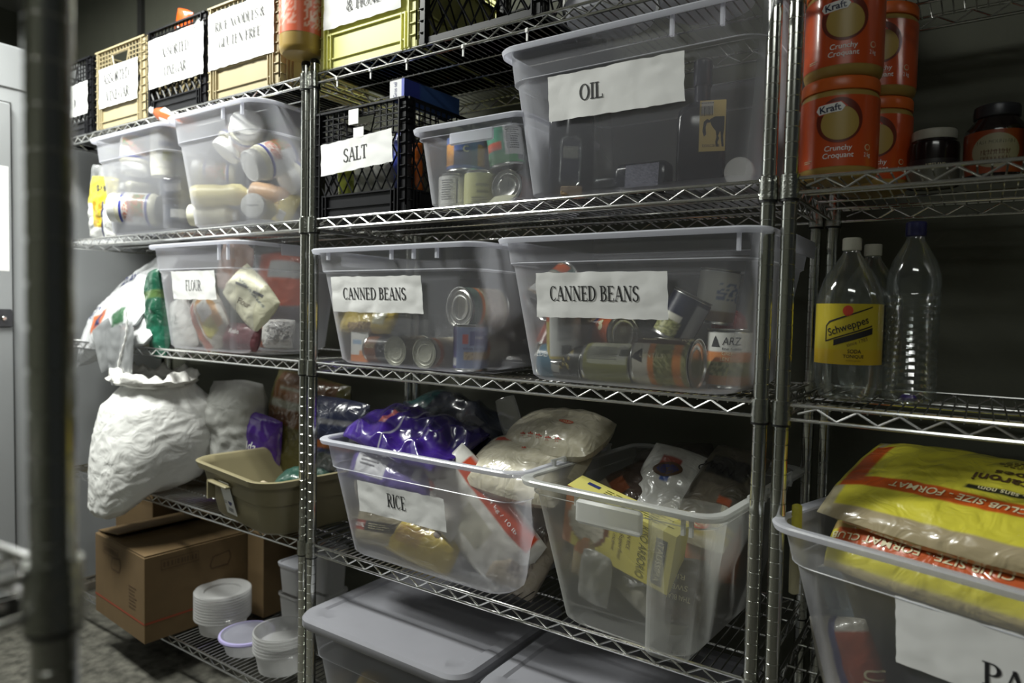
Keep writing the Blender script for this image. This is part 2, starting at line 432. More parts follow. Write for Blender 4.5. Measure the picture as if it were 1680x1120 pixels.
# ------------------------------------------------------------------ soft bags
def bagfn(L, Wd, T, seed=1, crumple=.006, p=2.6, sag=0, scale=9, pinch=.08, tail=0, crease=0, ridge=0):
    sd = Vector((seed*7.13, seed*3.7, seed*1.9))
    def fn(u, v, s):
        au, av = abs(u), abs(v)
        e = max(0, 1-au**p)*max(0, 1-av**p)
        t = T/2*e**.5
        if tail and u > 1-tail: t *= .0 + .08
        x = L/2*u*(1-pinch*.5*av**2); y = Wd/2*v*(1-pinch*au**2)
        q = Vector((x*scale, y*scale, s*2.0))+sd
        n = noise.noise(q)*.6 + (abs(noise.noise(q*2.3))-.25)*.9 + noise.noise(q*5.1)*.25
        if ridge:
            a_ = noise.noise(Vector((x*ridge+y*ridge*.5, y*ridge*.9-x*ridge*.3, 1.7))+sd); z0_ = (1-abs(a_)*2.6)
            n = n*.35 + z0_*1.1
        z = s*t + n*crumple*(.35+min(1, e**.4)) * (1 if s > 0 else .6)
        if crease: z += crease*abs(sin(x*70+noise.noise(q)*3))*.5*e
        z -= sag*(u*u+v*v)*.5
        w = noise.noise(q*.8+Vector((5,5,5)))*crumple
        x += w*.8; y += noise.noise(q*.8+Vector((9,1,4)))*crumple*.8
        return Vector((x, y, z))
    return fn
def bag(name, label, M, L, Wd, T, fn_art=None, mat='print_soft', seed=1, crumple=.006, cat='bag', group=None, nu=44, nv=34,
        text=(), part='wrapper', fold=None, solo=False, **kw):
    """filled pouch: two puffed faces joined along crimped seams.  local X length, Y width, Z thickness"""
    f0 = bagfn(L, Wd, T, seed, crumple, **kw)
    f = (lambda u, v, s: fold(f0(u, v, s))) if fold else f0
    m = MB(); m.ink = []; vs = []; fs = []
    for s in (1, -1):
        o = len(vs)
        for i in range(nv+1):
            for j in range(nu+1):
                u, v = -1+2*j/nu, -1+2*i/nv
                edge = (i in (0,nv) or j in (0,nu))
                p = f(u, v, s)
                if edge: q = f(u, v, -s); p = (p+q)/2
                vs.append(tuple(p)); m.ink.append(fn_art((u+1)/2, (v+1)/2) if fn_art else WHT)
        for i in range(nv):
            for j in range(nu):
                a = o+i*(nu+1)+j; q = (a, a+1, a+nu+2, a+nu+1)
                fs.append(q if s > 0 else tuple(reversed(q)))
    m.add(vs, fs)
    if solo and not text:
        o = m.build(name, mat, None, M, smooth=60); return tag(o, label, cat, group)
    t = thing(name, label, cat, M, group)
    m.build(part, mat, t, smooth=60)
    for g, at, mt, rot in text:
        def sf(x, y):
            u, v = 2*x/L, 2*y/Wd
            p0 = f(u, v, 1); du = f(u+.01, v, 1)-p0; dv = f(u, v+.01, 1)-p0; n = du.cross(dv).normalized()
            return tuple(p0+n*.0016)
        put(g, sf, 'lettering', mt, t, at, rot)
    return t
def basis(loc, x, z):
    """matrix whose local X runs along x and local Z faces z"""
    x = Vector(x).normalized(); z = Vector(z); z = (z-x*z.dot(x)).normalized(); y = z.cross(x); l = Vector(loc)
    return Matrix(((x.x,y.x,z.x,l.x),(x.y,y.y,z.y,l.y),(x.z,y.z,z.z,l.z),(0,0,0,1)))

def carton(name, label, M, w, d, h, fn=None, mat='print_paper', cat='box', group=None, text=(), side=None, n=24, top=None):
    """printed folding box, origin at the base centre, front face towards local -Y"""
    t = thing(name, label, cat, M, group)
    m = MB(); m.ink = []; vs = []; fs = []
    def face(fnp, art_, nn=n):
        o = len(vs)
        for i in range(nn+1):
            for j in range(nn+1):
                u, v = j/nn, i/nn; vs.append(fnp(u, v)); m.ink.append(art_(u, v))
        for i in range(nn):
            for j in range(nn): a = o+i*(nn+1)+j; fs.append((a,a+1,a+nn+2,a+nn+1))
    fn = fn or art(WHT); sd = side or fn; tp = top or sd
    face(lambda u,v: (-w/2+w*u,-d/2,h*v), fn); face(lambda u,v: (w/2-w*u,d/2,h*v), fn)
    face(lambda u,v: (w/2,-d/2+d*u,h*v), sd); face(lambda u,v: (-w/2,d/2-d*u,h*v), sd)
    face(lambda u,v: (-w/2+w*u,-d/2+d*v,h), tp); face(lambda u,v: (-w/2+w*u,d/2-d*v,0), tp)
    m.add(vs, fs); m.build('carton', mat, t, smooth=0)
    for g, at, mt, rot, fc in text:
        if fc == 'f': q = lambda x, y: (x, -d/2-.0006, h/2+y)
        elif fc == 'r': q = lambda x, y: (w/2+.0006, x, h/2+y)
        else: q = lambda x, y: (x, y, h+.0006)
        put(g, q, 'lettering', mt, t, at, rot)
    return t

# ------------------------------------------------------------------ room
struct(MB().box(-3.2, 4.2, -3.4, .56, -.06, 0).build('floor', 'concrete', smooth=0))
struct(MB().box(-3.2, 4.2, .50, .58, 0, 2.9).build('wall_back', 'wall_paint', smooth=0))
struct(MB().box(-3.28, -3.2, -3.4, .58, 0, 2.9).build('wall_left', 'wall_paint', smooth=0))
struct(MB().box(-3.2, 4.2, -3.48, -3.4, 0, 2.9).build('wall_front', 'wall_paint', smooth=0))
struct(MB().box(-3.2, 4.2, -3.4, .58, 2.9, 2.96).build('ceiling', 'ceiling_paint', smooth=0))
struct(MB().box(-1.83, -1.795, .482, .499, .02, 2.9).build('trim_1', 'dark_trim', smooth=0))

for LX, LY, LL in ((-.90,-.80,'fluorescent ceiling light over the aisle in front of the left shelves'),(1.9,-2.3,'added ceiling light behind the camera, put in for reflections on the chrome posts')):  # the second fixture is an addition that houses the added lamp
  t = thing('ceiling_light', LL, 'light', Matrix.Translation((LX,LY,2.90)))
  MB().box(-.64,.64,-.18,.18,-.06,0,bev=.01).build('housing', 'cabinet_grey', t)
  _e = bpy.data.materials.new('lit_diffuser'); _e.use_nodes = True; MATS['lit_diffuser'] = _e
  _b = _e.node_tree.nodes['Principled BSDF']; _b.inputs['Emission Color'].default_value = (.95,1,.95,1); _b.inputs['Emission Strength'].default_value = 3
  MB().box(-.6,.6,-.15,.15,-.085,-.06,bev=.01).build('diffuser', 'lit_diffuser', t)


# tall grey cabinet at the end of the row
t = thing('storage_cabinet', 'tall pale grey cabinet with black latch and posted notice at the end of the shelves', 'cabinet', Matrix.Translation((-1.62,-.45,0)))
MB().box(-.6,0,-.95,.93,.06,2.21,bev=.006).build('cabinet_body', 'cabinet_grey', t)
MB().box(-.55,-.02,-.9,.9,0,.06).build('plinth', 'dark_trim', t)
dr = MB().box(.001,.022,-.93,.335,.09,1.985,bev=.004).build('door', 'cabinet_grey', t)
MB().box(.0005,.004,-.938,.343,.082,1.993).build('door_gasket', 'dark_trim', t)
h = MB(); h.box(.022,.034,.235,.33,1.135,1.205,bev=.004); h.build('latch', 'steel_latch', dr)
MB().lathe([(.009,0),(.009,.006),(.006,.009)],16,M=Matrix.Translation((.034,.3,1.17)) @ Matrix.Rotation(pi/2,4,'Y')).build('latch_screw', 'chrome', dr)
nt = MB().box(.022,.0228,-.15,.325,1.35,1.745).build('notice', 'paper', dr, smooth=0)
nt['label'] = 'white printed notice taped to the door'
for k, (y, w, hh) in enumerate(((1.66,.13,.012),(1.545,.07,.008),(1.525,.1,.008),(1.49,.05,.008))):
    put(lines2(w, hh*2, 2, k), lambda x, y_: (.0232, x, y_), 'lettering', 'ink_grey', nt, (.24,y-.02))
MB().box(.001,.0035,-.94,.92,2.045,2.05).build('seam', 'dark_trim', t)

# ------------------------------------------------------------------ wire shelving
ZS = [1.85, 1.47, 1.089, .594, .138]
def wire_shelf(t, w, d, z, tag_clips=()):
    """one shelf: deck of cross wires, zigzag rails front, back and sides, sleeves at the corners"""
    g = .020; m = MB()
    n = int(round((w-.04)/.0186))
    for i in range(n+1):
        x = .02+(w-.04)*i/n; m.rod((x,-.001,z-.0045),(x,d+.001,z-.0045),.0016,5)
    sh = m.build('wire_deck', 'chrome_wire', t)
    m = MB()
    for y in (.115,.215,.315): m.rod((.0,y,z-.0095),(w,y,z-.0095),.0024,6)
    m.build('support_wire', 'chrome_wire', sh)
    def rail(p, q, name, per=.06):
        p, q = Vector(p), Vector(q); L = (q-p).length; dr = (q-p)/L; m = MB()
        for zz in (z, z-.0243): m.rod(p+Vector((0,0,zz))+dr*.014, q+Vector((0,0,zz))-dr*.014, .0033, 8)
        k = max(2, int(round((L-.05)/(per/2)))); pts = []
        for i in range(k+1):
            s0 = .026+(L-.052)*i/k
            zz = z-.0215 if i % 2 == 0 else z-.0035
            if i == 0: zz = z-.014
            pts.append(p+dr*s0+Vector((0,0,zz)))
        for i in range(k): m.rod(pts[i], pts[i+1], .0019, 6)
        m.build(name, 'chrome_wire', sh)
    rail((0,-.002,0),(w,-.002,0),'front_rail'); rail((0,d+.002,0),(w,d+.002,0),'back_rail')
    rail((0,0,0),(0,d,0),'side_rail'); rail((w,0,0),(w,d,0),'side_rail')
    for x, y in ((0,0),(w,0),(0,d),(w,d)):
        M = Matrix.Translation((x,y,z-.034))
        c = MB(); c.lathe([(.0128,0),(.0168,0),(.0166,.012),(.0158,.040),(.0128,.040)], 24, M, False, False)
        c.build('corner_collar', 'collar_metal', sh)
        c = MB(); c.lathe([(.0128,-.004),(.0155,-.004),(.0155,0),(.0128,.001)], 20, M, False, False); c.build('split_sleeve', 'black_sleeve', sh)
    for x in tag_clips:
        m = MB(); m.box(x-.002,x+.002,-.004,-.001,z-.047,z-.02); m.box(x-.003,x+.003,-.007,-.001,z-.03,z-.022); m.build('tie_clip', 'white_cap', sh)
    return sh
def post(t, x, y, z0, z1):
    m = MB(); prof = []; z = z0+.03
    prof.append((.0127, z0+.02))
    while z < z1-.01:
        prof += [(.0127,z-.0012),(.0119,z-.0004),(.0119,z+.0004),(.0127,z+.0012)]; z += .0254
    prof.append((.0127, z1))
    M = Matrix.Translation((x,y,0))
    m.lathe(prof, 24, M, True, True)
    p = m.build('post', 'chrome', t, smooth=30)
    MB().lathe([(.0130,z1-.008),(.0132,z1),(.011,z1+.004),(.002,z1+.005)], 20, M).build('post_cap', 'dark_lid', p)
    MB().lathe([(.019,z0),(.02,z0+.004),(.012,z0+.012),(.010,z0+.022)], 20, M).build('levelling_foot', 'chrome', p)
def unit(label, M, w, d, zs, z1, clips={}, z0=0):
    t = thing('wire_shelving_unit', label, 'shelving', M, None)
    for x, y in ((0,0),(w,0),(0,d),(w,d)): post(t, x, y, z0, z1)
    for z in zs: wire_shelf(t, w, d, z, clips.get(z, ()))
    return t
D = .413
unit('chrome wire shelving unit on the left, holding the white sack and cardboard carton', Matrix.Translation((-1.435,0,0)), 1.40, D, ZS, 1.885)
unit('chrome wire shelving unit in the middle, holding the two bean totes and the rice tote', Matrix.Translation((0,0,0)), 1.17, D, ZS, 1.885,
     {1.85: (.09,.21,.33,.5,.67)})
unit('chrome wire shelving unit on the right, holding soda bottles and pasta', Matrix.Translation((1.205,0,0)), 1.17, D, ZS, 1.93)
# nearest unit, out of focus at the left edge: seen from its corner
_M = Matrix.Translation((1.0238,-1.0446,0)) @ Matrix.Rotation(math.radians(5),4,'Z') @ Matrix.Rotation(pi,4,'Z')
unit('blurred chrome wire shelving unit nearest the camera at the left edge', _M, 1.17, D, [1.078,.56,.15], 1.93)

# ------------------------------------------------------------------ totes
def tote_shape(w, d, h, tw, td, rc=.045, ledge=.76):
    def half(z):
        k = z/h; return w/2+(tw-w)/2*k, d/2+(td-d)/2*k
    return half
def tote(name, label, M, w, d, h, tw, td, plastic='tote_plastic', rim='tote_rim', rc=.045, ledge=.76, ribs=(), sribs=(), group=None, cat='tote', recess=None, lid=None, handles=True, rimw=.014, N=7):
    """open storage tote: thin sloping walls with a moulded ledge, a rolled rim, latch ribs, end handles"""
    t = thing(name, label, cat, M, group); half = tote_shape(w, d, h, tw, td)
    def ring(z, e, r):
        hx, hy = half(z); return rrect(0, 0, hx+e, hy+e, r, N, z)
    rings = [ring(.003,-rc*.55,rc*.6), ring(0,-.022,rc*.8), ring(.003,-.009,rc), ring(.012,-.001,rc), ring(h*ledge-.004,-.001,rc),
             ring(h*ledge+.001,.004,rc), ring(h-.004,.003,rc)]
    m = MB(); m.loft(rings, True, False); b = m.build('tub', plastic, t, smooth=40)
    m = MB(); m.loft([ring(h-.012,rimw+.002,rc), ring(h-.003,rimw+.003,rc), ring(h,rimw,rc), ring(h,.002,rc), ring(h-.003,.0,rc)]); 
    m.loft([ring(h-.003,.003,rc), ring(h-.0035,rimw-.001,rc), ring(h-.012,rimw,rc), ring(h-.012,rimw+.002,rc)])
    m.build('rim', rim, t, smooth=40)
    # moulded line under the ledge
    m = MB()
    for z, e in ((h*ledge+.001,.0045),): m.loft([ring(z-.0012,e,rc*1.1), ring(z,e+.0012,rc*1.1), ring(z+.0012,e,rc*1.1)])
    m.build('moulded_ledge', rim, t)
    hx, hy = half(h)
    for x, L in ribs:
        MB().box(x-.003,x+.003,-hy-.010,-hy-.002,h-.012-L,h-.006).build('latch_rib', rim, t)
    for y, L in sribs:
        MB().box(hx+.002,hx+.010,y-.003,y+.003,h-.012-L,h-.006).build('latch_rib', rim, t)
    if handles:
        for s in (-1,1):
            m = MB(); x0, x1 = (hx+.004, hx+.030) if s > 0 else (-hx-.030, -hx-.004)
            m.box(x0,x1,-td*.2,td*.2,h-.008,h-.001,bev=.003)
            xe = x1 if s > 0 else x0
            m.box(xe-.002,xe+.002,-td*.2,td*.2,h-.036,h-.003,bev=.001)
            m.build('end_handle', rim, t)
    return t
def wally(w, d, h, tw, td, off=.003):
    return lambda z: -(d/2+(td-d)/2*z/h)-off
def sign(t, wy, xc, zc, w, h, lines, tape=True, seed=1, mat='paper', curl=.004, rot=0, name='paper_sign'):
    """creased strip of paper following the front wall, with its serif lettering"""
    sd = Vector((seed*3.3,seed*1.7,0))
    c, s_ = cos(rot), sin(rot)
    def fn(x, y, off=0):
        n = noise.noise(Vector((x*13,y*20,0))+sd)+.22*noise.noise(Vector((x*45+y*30,y*50,2))+sd)
        ed = max(abs(x)/(w/2), abs(y)/(h/2))
        X, Z = xc+x*c-y*s_, zc+x*s_+y*c
        return (X, wy(Z)-.0012-abs(n)*curl*(.4+.6*ed)-off, Z)
    m = MB(); nu, nv = 44, 16; vs = []; fs = []
    for i in range(nv+1):
        for j in range(nu+1):
            x = -w/2+w*j/nu; y = -h/2+h*i/nv
            if i in (0,nv): y += noise.noise(Vector((x*50,i,0))+sd)*.0022
            if j in (0,nu): x += noise.noise(Vector((y*60,j,0))+sd)*.0022
            vs.append(fn(x,y))
    for i in range(nv):
        for j in range(nu): a = i*(nu+1)+j; fs.append((a,a+1,a+nu+2,a+nu+1))
    m.add(vs, fs); p = m.build(name, mat, t, smooth=80); p['label'] = 'white paper sign'
    for L in lines:
        txt, lw, lh, lx, lz = L[:5]; ink = L[5] if len(L) > 5 else 'ink_black'
        put(serif(txt, lw, lh), lambda x, y: fn(x, y, .0022 if curl > .0045 else .0008), 'lettering', ink, p, (lx, lz))
    return p

# ------------------------------------------------------------------ milk crates
def crate(label, M, mat, w=.33, d=.33, h=.27, diamonds=True, low=.085, full=False, group=None, solid_mid=False):
    t = thing('milk_crate', label, 'crate', M, group); m = MB(); hw, hd = w/2, d/2; T = .004
    m.box(-hw,hw,-hd,hd,0,.006); m.box(-hw-.003,hw+.003,-hd-.003,hd+.003,0,.014)
    m2 = MB()
    def side(F, L):
        """F maps (x along, z, depth outwards) to local"""
        def bx(x0,x1,z0,z1,y0=0,y1=T,mm=m):
            a = [F(x,z,y) for z in (z0,z1) for y in (y0,y1) for x in (x0,x1)]
            mm.add(a, [(0,2,3,1),(4,5,7,6),(0,1,5,4),(2,6,7,3),(0,4,6,2),(1,3,7,5)])
        def ln(x0,z0,x1,z1,r=.0026):
            m.rod(F(x0,z0,.002), F(x1,z1,.002), r, 4)
        e = L/2
        for s in (-1,1): 
            bx(s*e-.016 if s>0 else -e, e if s>0 else -e+.016, 0, h, -.012, T)
            for k in range(9): bx(s*e-.016 if s>0 else -e, e if s>0 else -e+.016, h*(k+1)/10-.001, h*(k+1)/10+.001, T, T+.004)
            bx(s*(e-.018)-.0015, s*(e-.018)+.0015, 0, h, T, T+.006); 
        bx(-e,e,h-.005,h,-.004,T+.005); bx(-e,e,h-.082,h-.078,0,T+.002)
        if not full:
            bx(-e,e,0,low,0,T*.6)
            bx(-e+.03,e-.03,low-.004,low,T*.6,T+.004); bx(-e+.03,e-.03,.02,.023,T*.6,T+.003)
            for x in (-e+.03,-e+.042,e-.042,e-.03): bx(x-.0015,x+.0015,0,low,T*.6,T+.005)
            z0, z1 = low, h-.08
        else: z0, z1 = .014, h-.05
        hw_ = .055
        # slotted band with the hand hole
        zt0, zt1 = (h-.078, h-.005) if not full else (h-.05, h-.005)
        n = int(L/.02)
        for i in range(1, n):
            x = -e+L*i/n
            if abs(x) < hw_ and not full: bx(x-.0012,x+.0012,h-.024,zt1)
            else: bx(x-.0012,x+.0012,zt0,zt1)
        for k in (1,2,3,4):
            z = zt1-(zt1-zt0)*k/5
            if full or k == 1: bx(-e,e,z-.0012,z+.0012)
            else: bx(-e,-hw_,z-.0012,z+.0012); bx(hw_,e,z-.0012,z+.0012)
        if not full:
            ln(-hw_,h-.026,-hw_+.014,h-.07); ln(hw_,h-.026,hw_-.014,h-.07); ln(-hw_+.012,h-.072,hw_-.012,h-.072); ln(-hw_,h-.025,hw_,h-.025)
        if solid_mid:
            bx(-e+.02,e-.02,z0,z1,0,T*.5)
        elif diamonds:
            st = .034 if not full else .05; H = z1-z0; k = -int(L/st)-3
            rise = H; run = H*.62
            while k*st < L+run:
                for sgn in (1,-1):
                    xa = -e+k*st; xb = xa+sgn*run; za, zb = z0, z1
                    # clip to the panel
                    lo, hi = -e+.016, e-.016
                    if min(xa,xb) < hi and max(xa,xb) > lo:
                        def cl(x): return za+(x-xa)/(xb-xa)*(zb-za)
                        a = (xa,za); b = (xb,zb)
                        if a[0] < lo: a = (lo, cl(lo))
                        if a[0] > hi: a = (hi, cl(hi))
                        if b[0] < lo: b = (lo, cl(lo))
                        if b[0] > hi: b = (hi, cl(hi))
                        ln(*a, *b)
                k += 1
    side(lambda x,z,y: (x,-hd-y,z), w); side(lambda x,z,y: (-x,hd+y,z), w)
    side(lambda x,z,y: (hw+y,x,z), d); side(lambda x,z,y: (-hw-y,-x,z), d)
    m.build('crate_shell', mat, t, smooth=0)
    return t

# ================================================================== top shelf, left unit
Z1, Z2, Z3, Z4, Z5 = [z+.0035 for z in ZS]
CG = 'milk crates on the top shelf'
def top_crate(x, label, mat, lines, sw, sh, sx, sz, seed, **k):
    c = crate(label, Matrix.Translation((x,.165-.0,Z1)), mat, group=CG, **k)
    sign(c, lambda z: -.165-.010, sx, sz, sw, sh, lines, seed=seed, curl=.005)
    return c
top_crate(-1.375, 'black milk crate at the far left end of the top shelf', 'crate_black', [('ION', .06,.03,.06,-.01,'ink_grey')], .27,.115,.02,.125,1, low=.045)
top_crate(-1.004, 'tan milk crate labelled ASSORTED VINEGAR, left of the black vinegar crate', 'crate_tan',
          [('ASSORTED',.175,.036,-.01,.028,'ink_black'),('VINEGAR',.155,.036,0,-.032,'ink_black')], .26,.135,.0,.135,2)
top_crate(-.658, 'black milk crate labelled ASSORTED VINEGAR with orange packet behind its sign', 'crate_black',
          [('ASSORTED',.155,.032,.0,.025,'ink_faint'),('VINEGAR',.13,.032,0,-.035,'ink_faint')], .31,.155,.01,.16,3, low=.045)
top_crate(-.312, 'tan milk crate labelled RICE NOODLES & GLUTEN FREE', 'crate_tan',
          [('RICE NOODLES &',.235,.028,.0,.038,'ink_faint'),('GLUTEN FREE',.20,.028,0,-.012,'ink_faint')], .31,.165,.0,.165,4)
top_crate(.192, 'pale yellow milk crate labelled PEANUT & HONEY', 'crate_yellow',
          [('PEANUT',.16,.030,-.035,.028,'ink_grey'),('& HONEY',.14,.028,.02,-.02,'ink_black')], .27,.13,-.01,.16,5, solid_mid=True)
top_crate(.536, 'black milk crate with large diamond mesh beside the yellow crate', 'crate_black', [('H',.05,.05,.02,.01,'ink_black')], .12,.10,-.09,.165,6, full=True)

# goods peeping out of the crates
bag('food_packet', 'orange and green packet standing up in the black vinegar crate', basis((-.800,.10,2.125),(.40,-.1,1),(.2,-1,.1)), .21,.085,.02,
    art((.70,.10,.01),(.0,.25,0,1,(.02,.16,.06)),(.55,.72,.25,.8,WHT),(.35,.5,.0,1,GRN)), 'print_foil', 7, .002, 'packet')
bag('plastic_wrap', 'scrunched clear wrap at the top right corner of the black vinegar crate', basis((-.525,.01,2.095),(1,0,.5),(0,-1,.2)), .09,.06,.03,None,'sleeve_film',9,.02,'plastic wrap',solo=True,nu=20,nv=14)
jar('peanut_jar', 'tall jar with orange-pink label and pink lid perched between the crates', frame((-.028,-.022,1.894),front=FRONT), .056,.235,'peanut_butter','pink_lid' if 'pink_lid' in MATS else pmat('pink_lid',(.62,.16,.12),.4).name, .05,.03,
    art((.66,.13,.06),(.3,.34,.1,.9,(.72,.45,.36)),(.42,.6,.15,.85,(.72,.38,.30),(.66,.13,.06),90),(.66,.8,.1,.9,(.75,.5,.42),(.66,.13,.06),110)), (.2,.78))
# small tub right of the black crate
_m = frame((.80,.12,Z1),front=FRONT)
tb = thing('plastic_tub', 'pale translucent tub at the right end of the top shelf', 'tub', _m)
MB().lathe([(.085,0),(.092,.004),(.105,.12),(.108,.13)],40,cap1=False).build('tub_wall','tote_rim',tb)
label_band(tb,.101,.03,.10,art(WHT,(.4,.5,.2,.8,RED),(.55,.62,.1,.8,(.4,.6,.1))),'printed_label')
_m = frame((1.0,.15,Z1),front=FRONT)
tb = thing('plastic_tub', 'pale tub with orange print beside the right post on the top shelf', 'tub', _m)
MB().lathe([(.085,0),(.092,.004),(.1,.12),(.103,.13)],40,cap1=False).build('tub_wall','tote_rim',tb)
label_band(tb,.0965,.02,.08,art(WHT,(.42,.6,.1,.8,ORG)),'printed_label')

# ================================================================== second shelf, left unit: mayonnaise totes
t = tote('storage_tote', 'cloudy tote of mayonnaise jars at the left, with a purple-capped bottle poking out', Matrix.Translation((-.90,.17,Z2)), .40,.34,.335,.47,.41,'tote_plastic_dense')
t = tote('storage_tote', 'cloudy tote heaped with upturned white-lidded mayonnaise jars beside the post', Matrix.Translation((-.405,.16,Z2)), .37,.34,.335,.45,.42,'tote_plastic_dense', ribs=((.08,.03),(.17,.03)), rc=.07)
MLAB = art(WHT,(0,1,0,.09,(.05,.06,.30)),(0,1,.91,1,(.05,.06,.30)),(.36,.58,.55,.86,(.66,.60,.55),(.55,.2,.15),60),(.42,.68,.15,.55,(.55,.16,.05),(.12,.25,.06),26))
MCREAM = pmat('mayonnaise', (.70,.68,.54), .35).name
def mayo(label, loc, up, front=None, r=.053, h=.155, grp=None):
    return jar('mayonnaise_jar', label, frame(loc,up,front), r,h,MCREAM,'white_cap',r*.88,.028,MLAB,(.14,.72),neck=.07,group=grp)
mayo('mayonnaise jar at the top of the heap with its lid facing out', capat((-0.359,0.045,1.786), dv(.3,.35,.8), .155), dv(.3,.35,.8))
mayo('mayonnaise jar in the middle of the heap with printed picture, lid facing out', capat((-0.318,0.025,1.646), dv(-.55,-.38,.6), .16), dv(-.55,-.38,.6), dv(.2,.6,.8), h=.16)
mayo('mayonnaise jar behind the middle jar with its lid down to the left', capat((-0.511,0.070,1.714), dv(-.5,-.72,.35), .155), dv(-.5,-.72,.35), dv(-.3,.3,.9))
mayo('mayonnaise jar low at the right end of the heap by the post', capat((-0.289,0.130,1.617), dv(-.5,-.5,.5), .155), dv(-.5,-.5,.5), dv(.2,.5,.8))
mayo('mayonnaise jar lying at the left wall of the tote with cap to the left', capat((-0.713,0.090,1.683), dv(-1,.05,.15), .14), dv(-1,.05,.15), r=.042, h=.14)
def squeeze(label, loc, up, col, cap, r=.036, h=.19, fn=None, front=None, sq=2.6, capr=.3, hook=None):
    p = [(r*.6,0),(r*.95,.003),(r,.012),(r*.98,h*.35),(r*.86,h*.5),(r*.98,h*.66),(r*.9,h*.78),(r*.45,h*.88),(r*.42,h*.9)]
    c = [(r*.5,h*.9),(r*.52,h*.97),(r*.36,h),(r*.1,h)]
    return bottle('squeeze_bottle', label, frame(loc,up,front), p, col, cap, c, fn=fn, lab=(h*.1,h*.6), rl=r*1.0, sq=None)
pmat('pale_mustard', (.70,.62,.28), .35); pmat('peach_plastic', (.62,.40,.24), .4); pmat('purple_cap', (.10,.04,.42), .35); pmat('dusty_blue', (.10,.12,.22), .5)
squeeze('pale yellow squeeze bottle lying across the front of the tote', (-0.639,0.045,1.586), dv(1,.06,-.0), 'pale_mustard','white_cap',.036,.20)
squeeze('cream squeeze bottle lying on the tote floor', (-0.668,0.050,1.528), dv(1,.03,0), MCREAM,'white_cap',.036,.16)
squeeze('peach squeeze bottle lying behind the yellow bag', (-0.435,0.120,1.590), (.8,.4,-.1), 'peach_plastic','white_cap',.038,.17)
cp = thing('jar', 'white round jar cap facing front at the bottom of the tote', 'jar', frame((-0.312,0.040,1.532), dv(-.1,0,1), (0,0,1)))
MB().lathe([(.03,-.08),(.032,-.075),(.032,0)],32,cap1=True).build('jar_body',MCREAM,cp); MB().lathe([(.036,-.006),(.037,.006),(.036,.016),(.03,.0175),(.0005,.0175)],36,cap1=False).build('screw_cap','white_cap',cp)
put(sans('best before',.035), lambda x,y:(x,-y*0-0.0,0.0185) if 0 else (x,y,.0182),'lettering','ink_grey',cp)
bag('food_bag', 'yellow pouch with barcode at the lower right of the jar tote', basis((-0.340,0.160,1.550),(.8,0,-.35),(.3,-1,.2)), .12,.11,.05, art((.66,.55,.12),(.35,.6,.3,.7,(.6,.45,.1),(.3,.2,.05),70),(.68,.9,.1,.4,WHT)), 'print_film', 12,.004,'pouch')
bottle('sauce_bottle', 'green-labelled bottle with white cap leaning over the tote rim', frame((-0.402,0.220,1.784),(-.55,.05,.72)), [(.02,0),(.03,.004),(.031,.10),(.022,.125),(.014,.14),(.014,.15)], 'brown_sauce' if 'brown_sauce' in MATS else pmat('brown_sauce',(.06,.02,.01),.2).name,'white_cap',[(.019,.146),(.02,.15),(.02,.175),(.017,.178)], fn=art((.10,.55,.12),(.3,.7,.1,.25,WHT)), lab=(.03,.115), rl=.0312)
bottle('sauce_bottle', 'brown and white striped sauce bottle lying over the rims of both totes', frame((-0.634,0.030,1.810),(-.9,-.15,.33)), [(.02,0),(.028,.004),(.03,.11),(.02,.15),(.013,.165)], pmat('rust_label',(.40,.09,.02),.4).name,'white_cap',[(.013,.162),(.015,.165),(.014,.185),(.006,.187)], fn=art((.42,.10,.02),(.36,.44,0,1,WHT),(.56,.66,0,1,WHT)), lab=(.01,.11), rl=.0302)
bottle('dressing_bottle', 'tall cream bottle with purple cap standing at the back corner of the left tote', frame((-0.937,0.110,1.683),(-.04,0,1)), [(.03,0),(.038,.004),(.04,.02),(.04,.145),(.034,.172),(.028,.185)], MCREAM,'purple_cap',[(.031,.183),(.032,.186),(.032,.207),(.029,.21)], fn=art((.70,.68,.55),(.45,.75,.62,.78,NAVY),(.5,.62,.2,.5,(.5,.5,.1))), lab=(.03,.145), rl=.0405)
mayo('mayonnaise jar upside down near the left tote rim', (-1.051,0.080,1.853), (.08,-.1,-1), r=.052,h=.155)
mayo('mayonnaise jar lying on its side on the floor of the left tote', (-0.925,0.090,1.566), dv(-1,.02,.12), r=.056,h=.16)
squeeze('small bottle with a round cap and red spot lying in the left tote', capat((-1.113,0.050,1.660), dv(-.55,0,.8), .12), dv(-.55,0,.8), MCREAM,'white_cap',.026,.12)
jar('spread_jar', 'dark jar lying above the lower dark jar in the left tote', frame((-0.798,0.060,1.658),(.1,.1,-1)), .042,.08,'smoked_bottle','dark_lid',.038,.014, art((.06,.07,.09),(.4,.6,.2,.8,(.25,.25,.27))))
jar('spread_jar', 'dark jar with small white label standing at the foot of the left tote', frame((-0.747,0.050,1.499)), .04,.085,'smoked_bottle','dark_lid',.038,.014, art((.04,.05,.07),(.42,.62,.2,.8,(.5,.5,.5))))
bottle('sauce_bottle', 'small bottle with white cap just above the left tote rim', frame((-1.330,0.130,1.820),(-.35,-.1,.9)), [(.02,0),(.025,.004),(.026,.05),(.015,.07)], pmat('lime_plastic',(.45,.55,.12),.4).name,'white_cap',[(.018,.068),(.02,.072),(.02,.095),(.016,.1)])
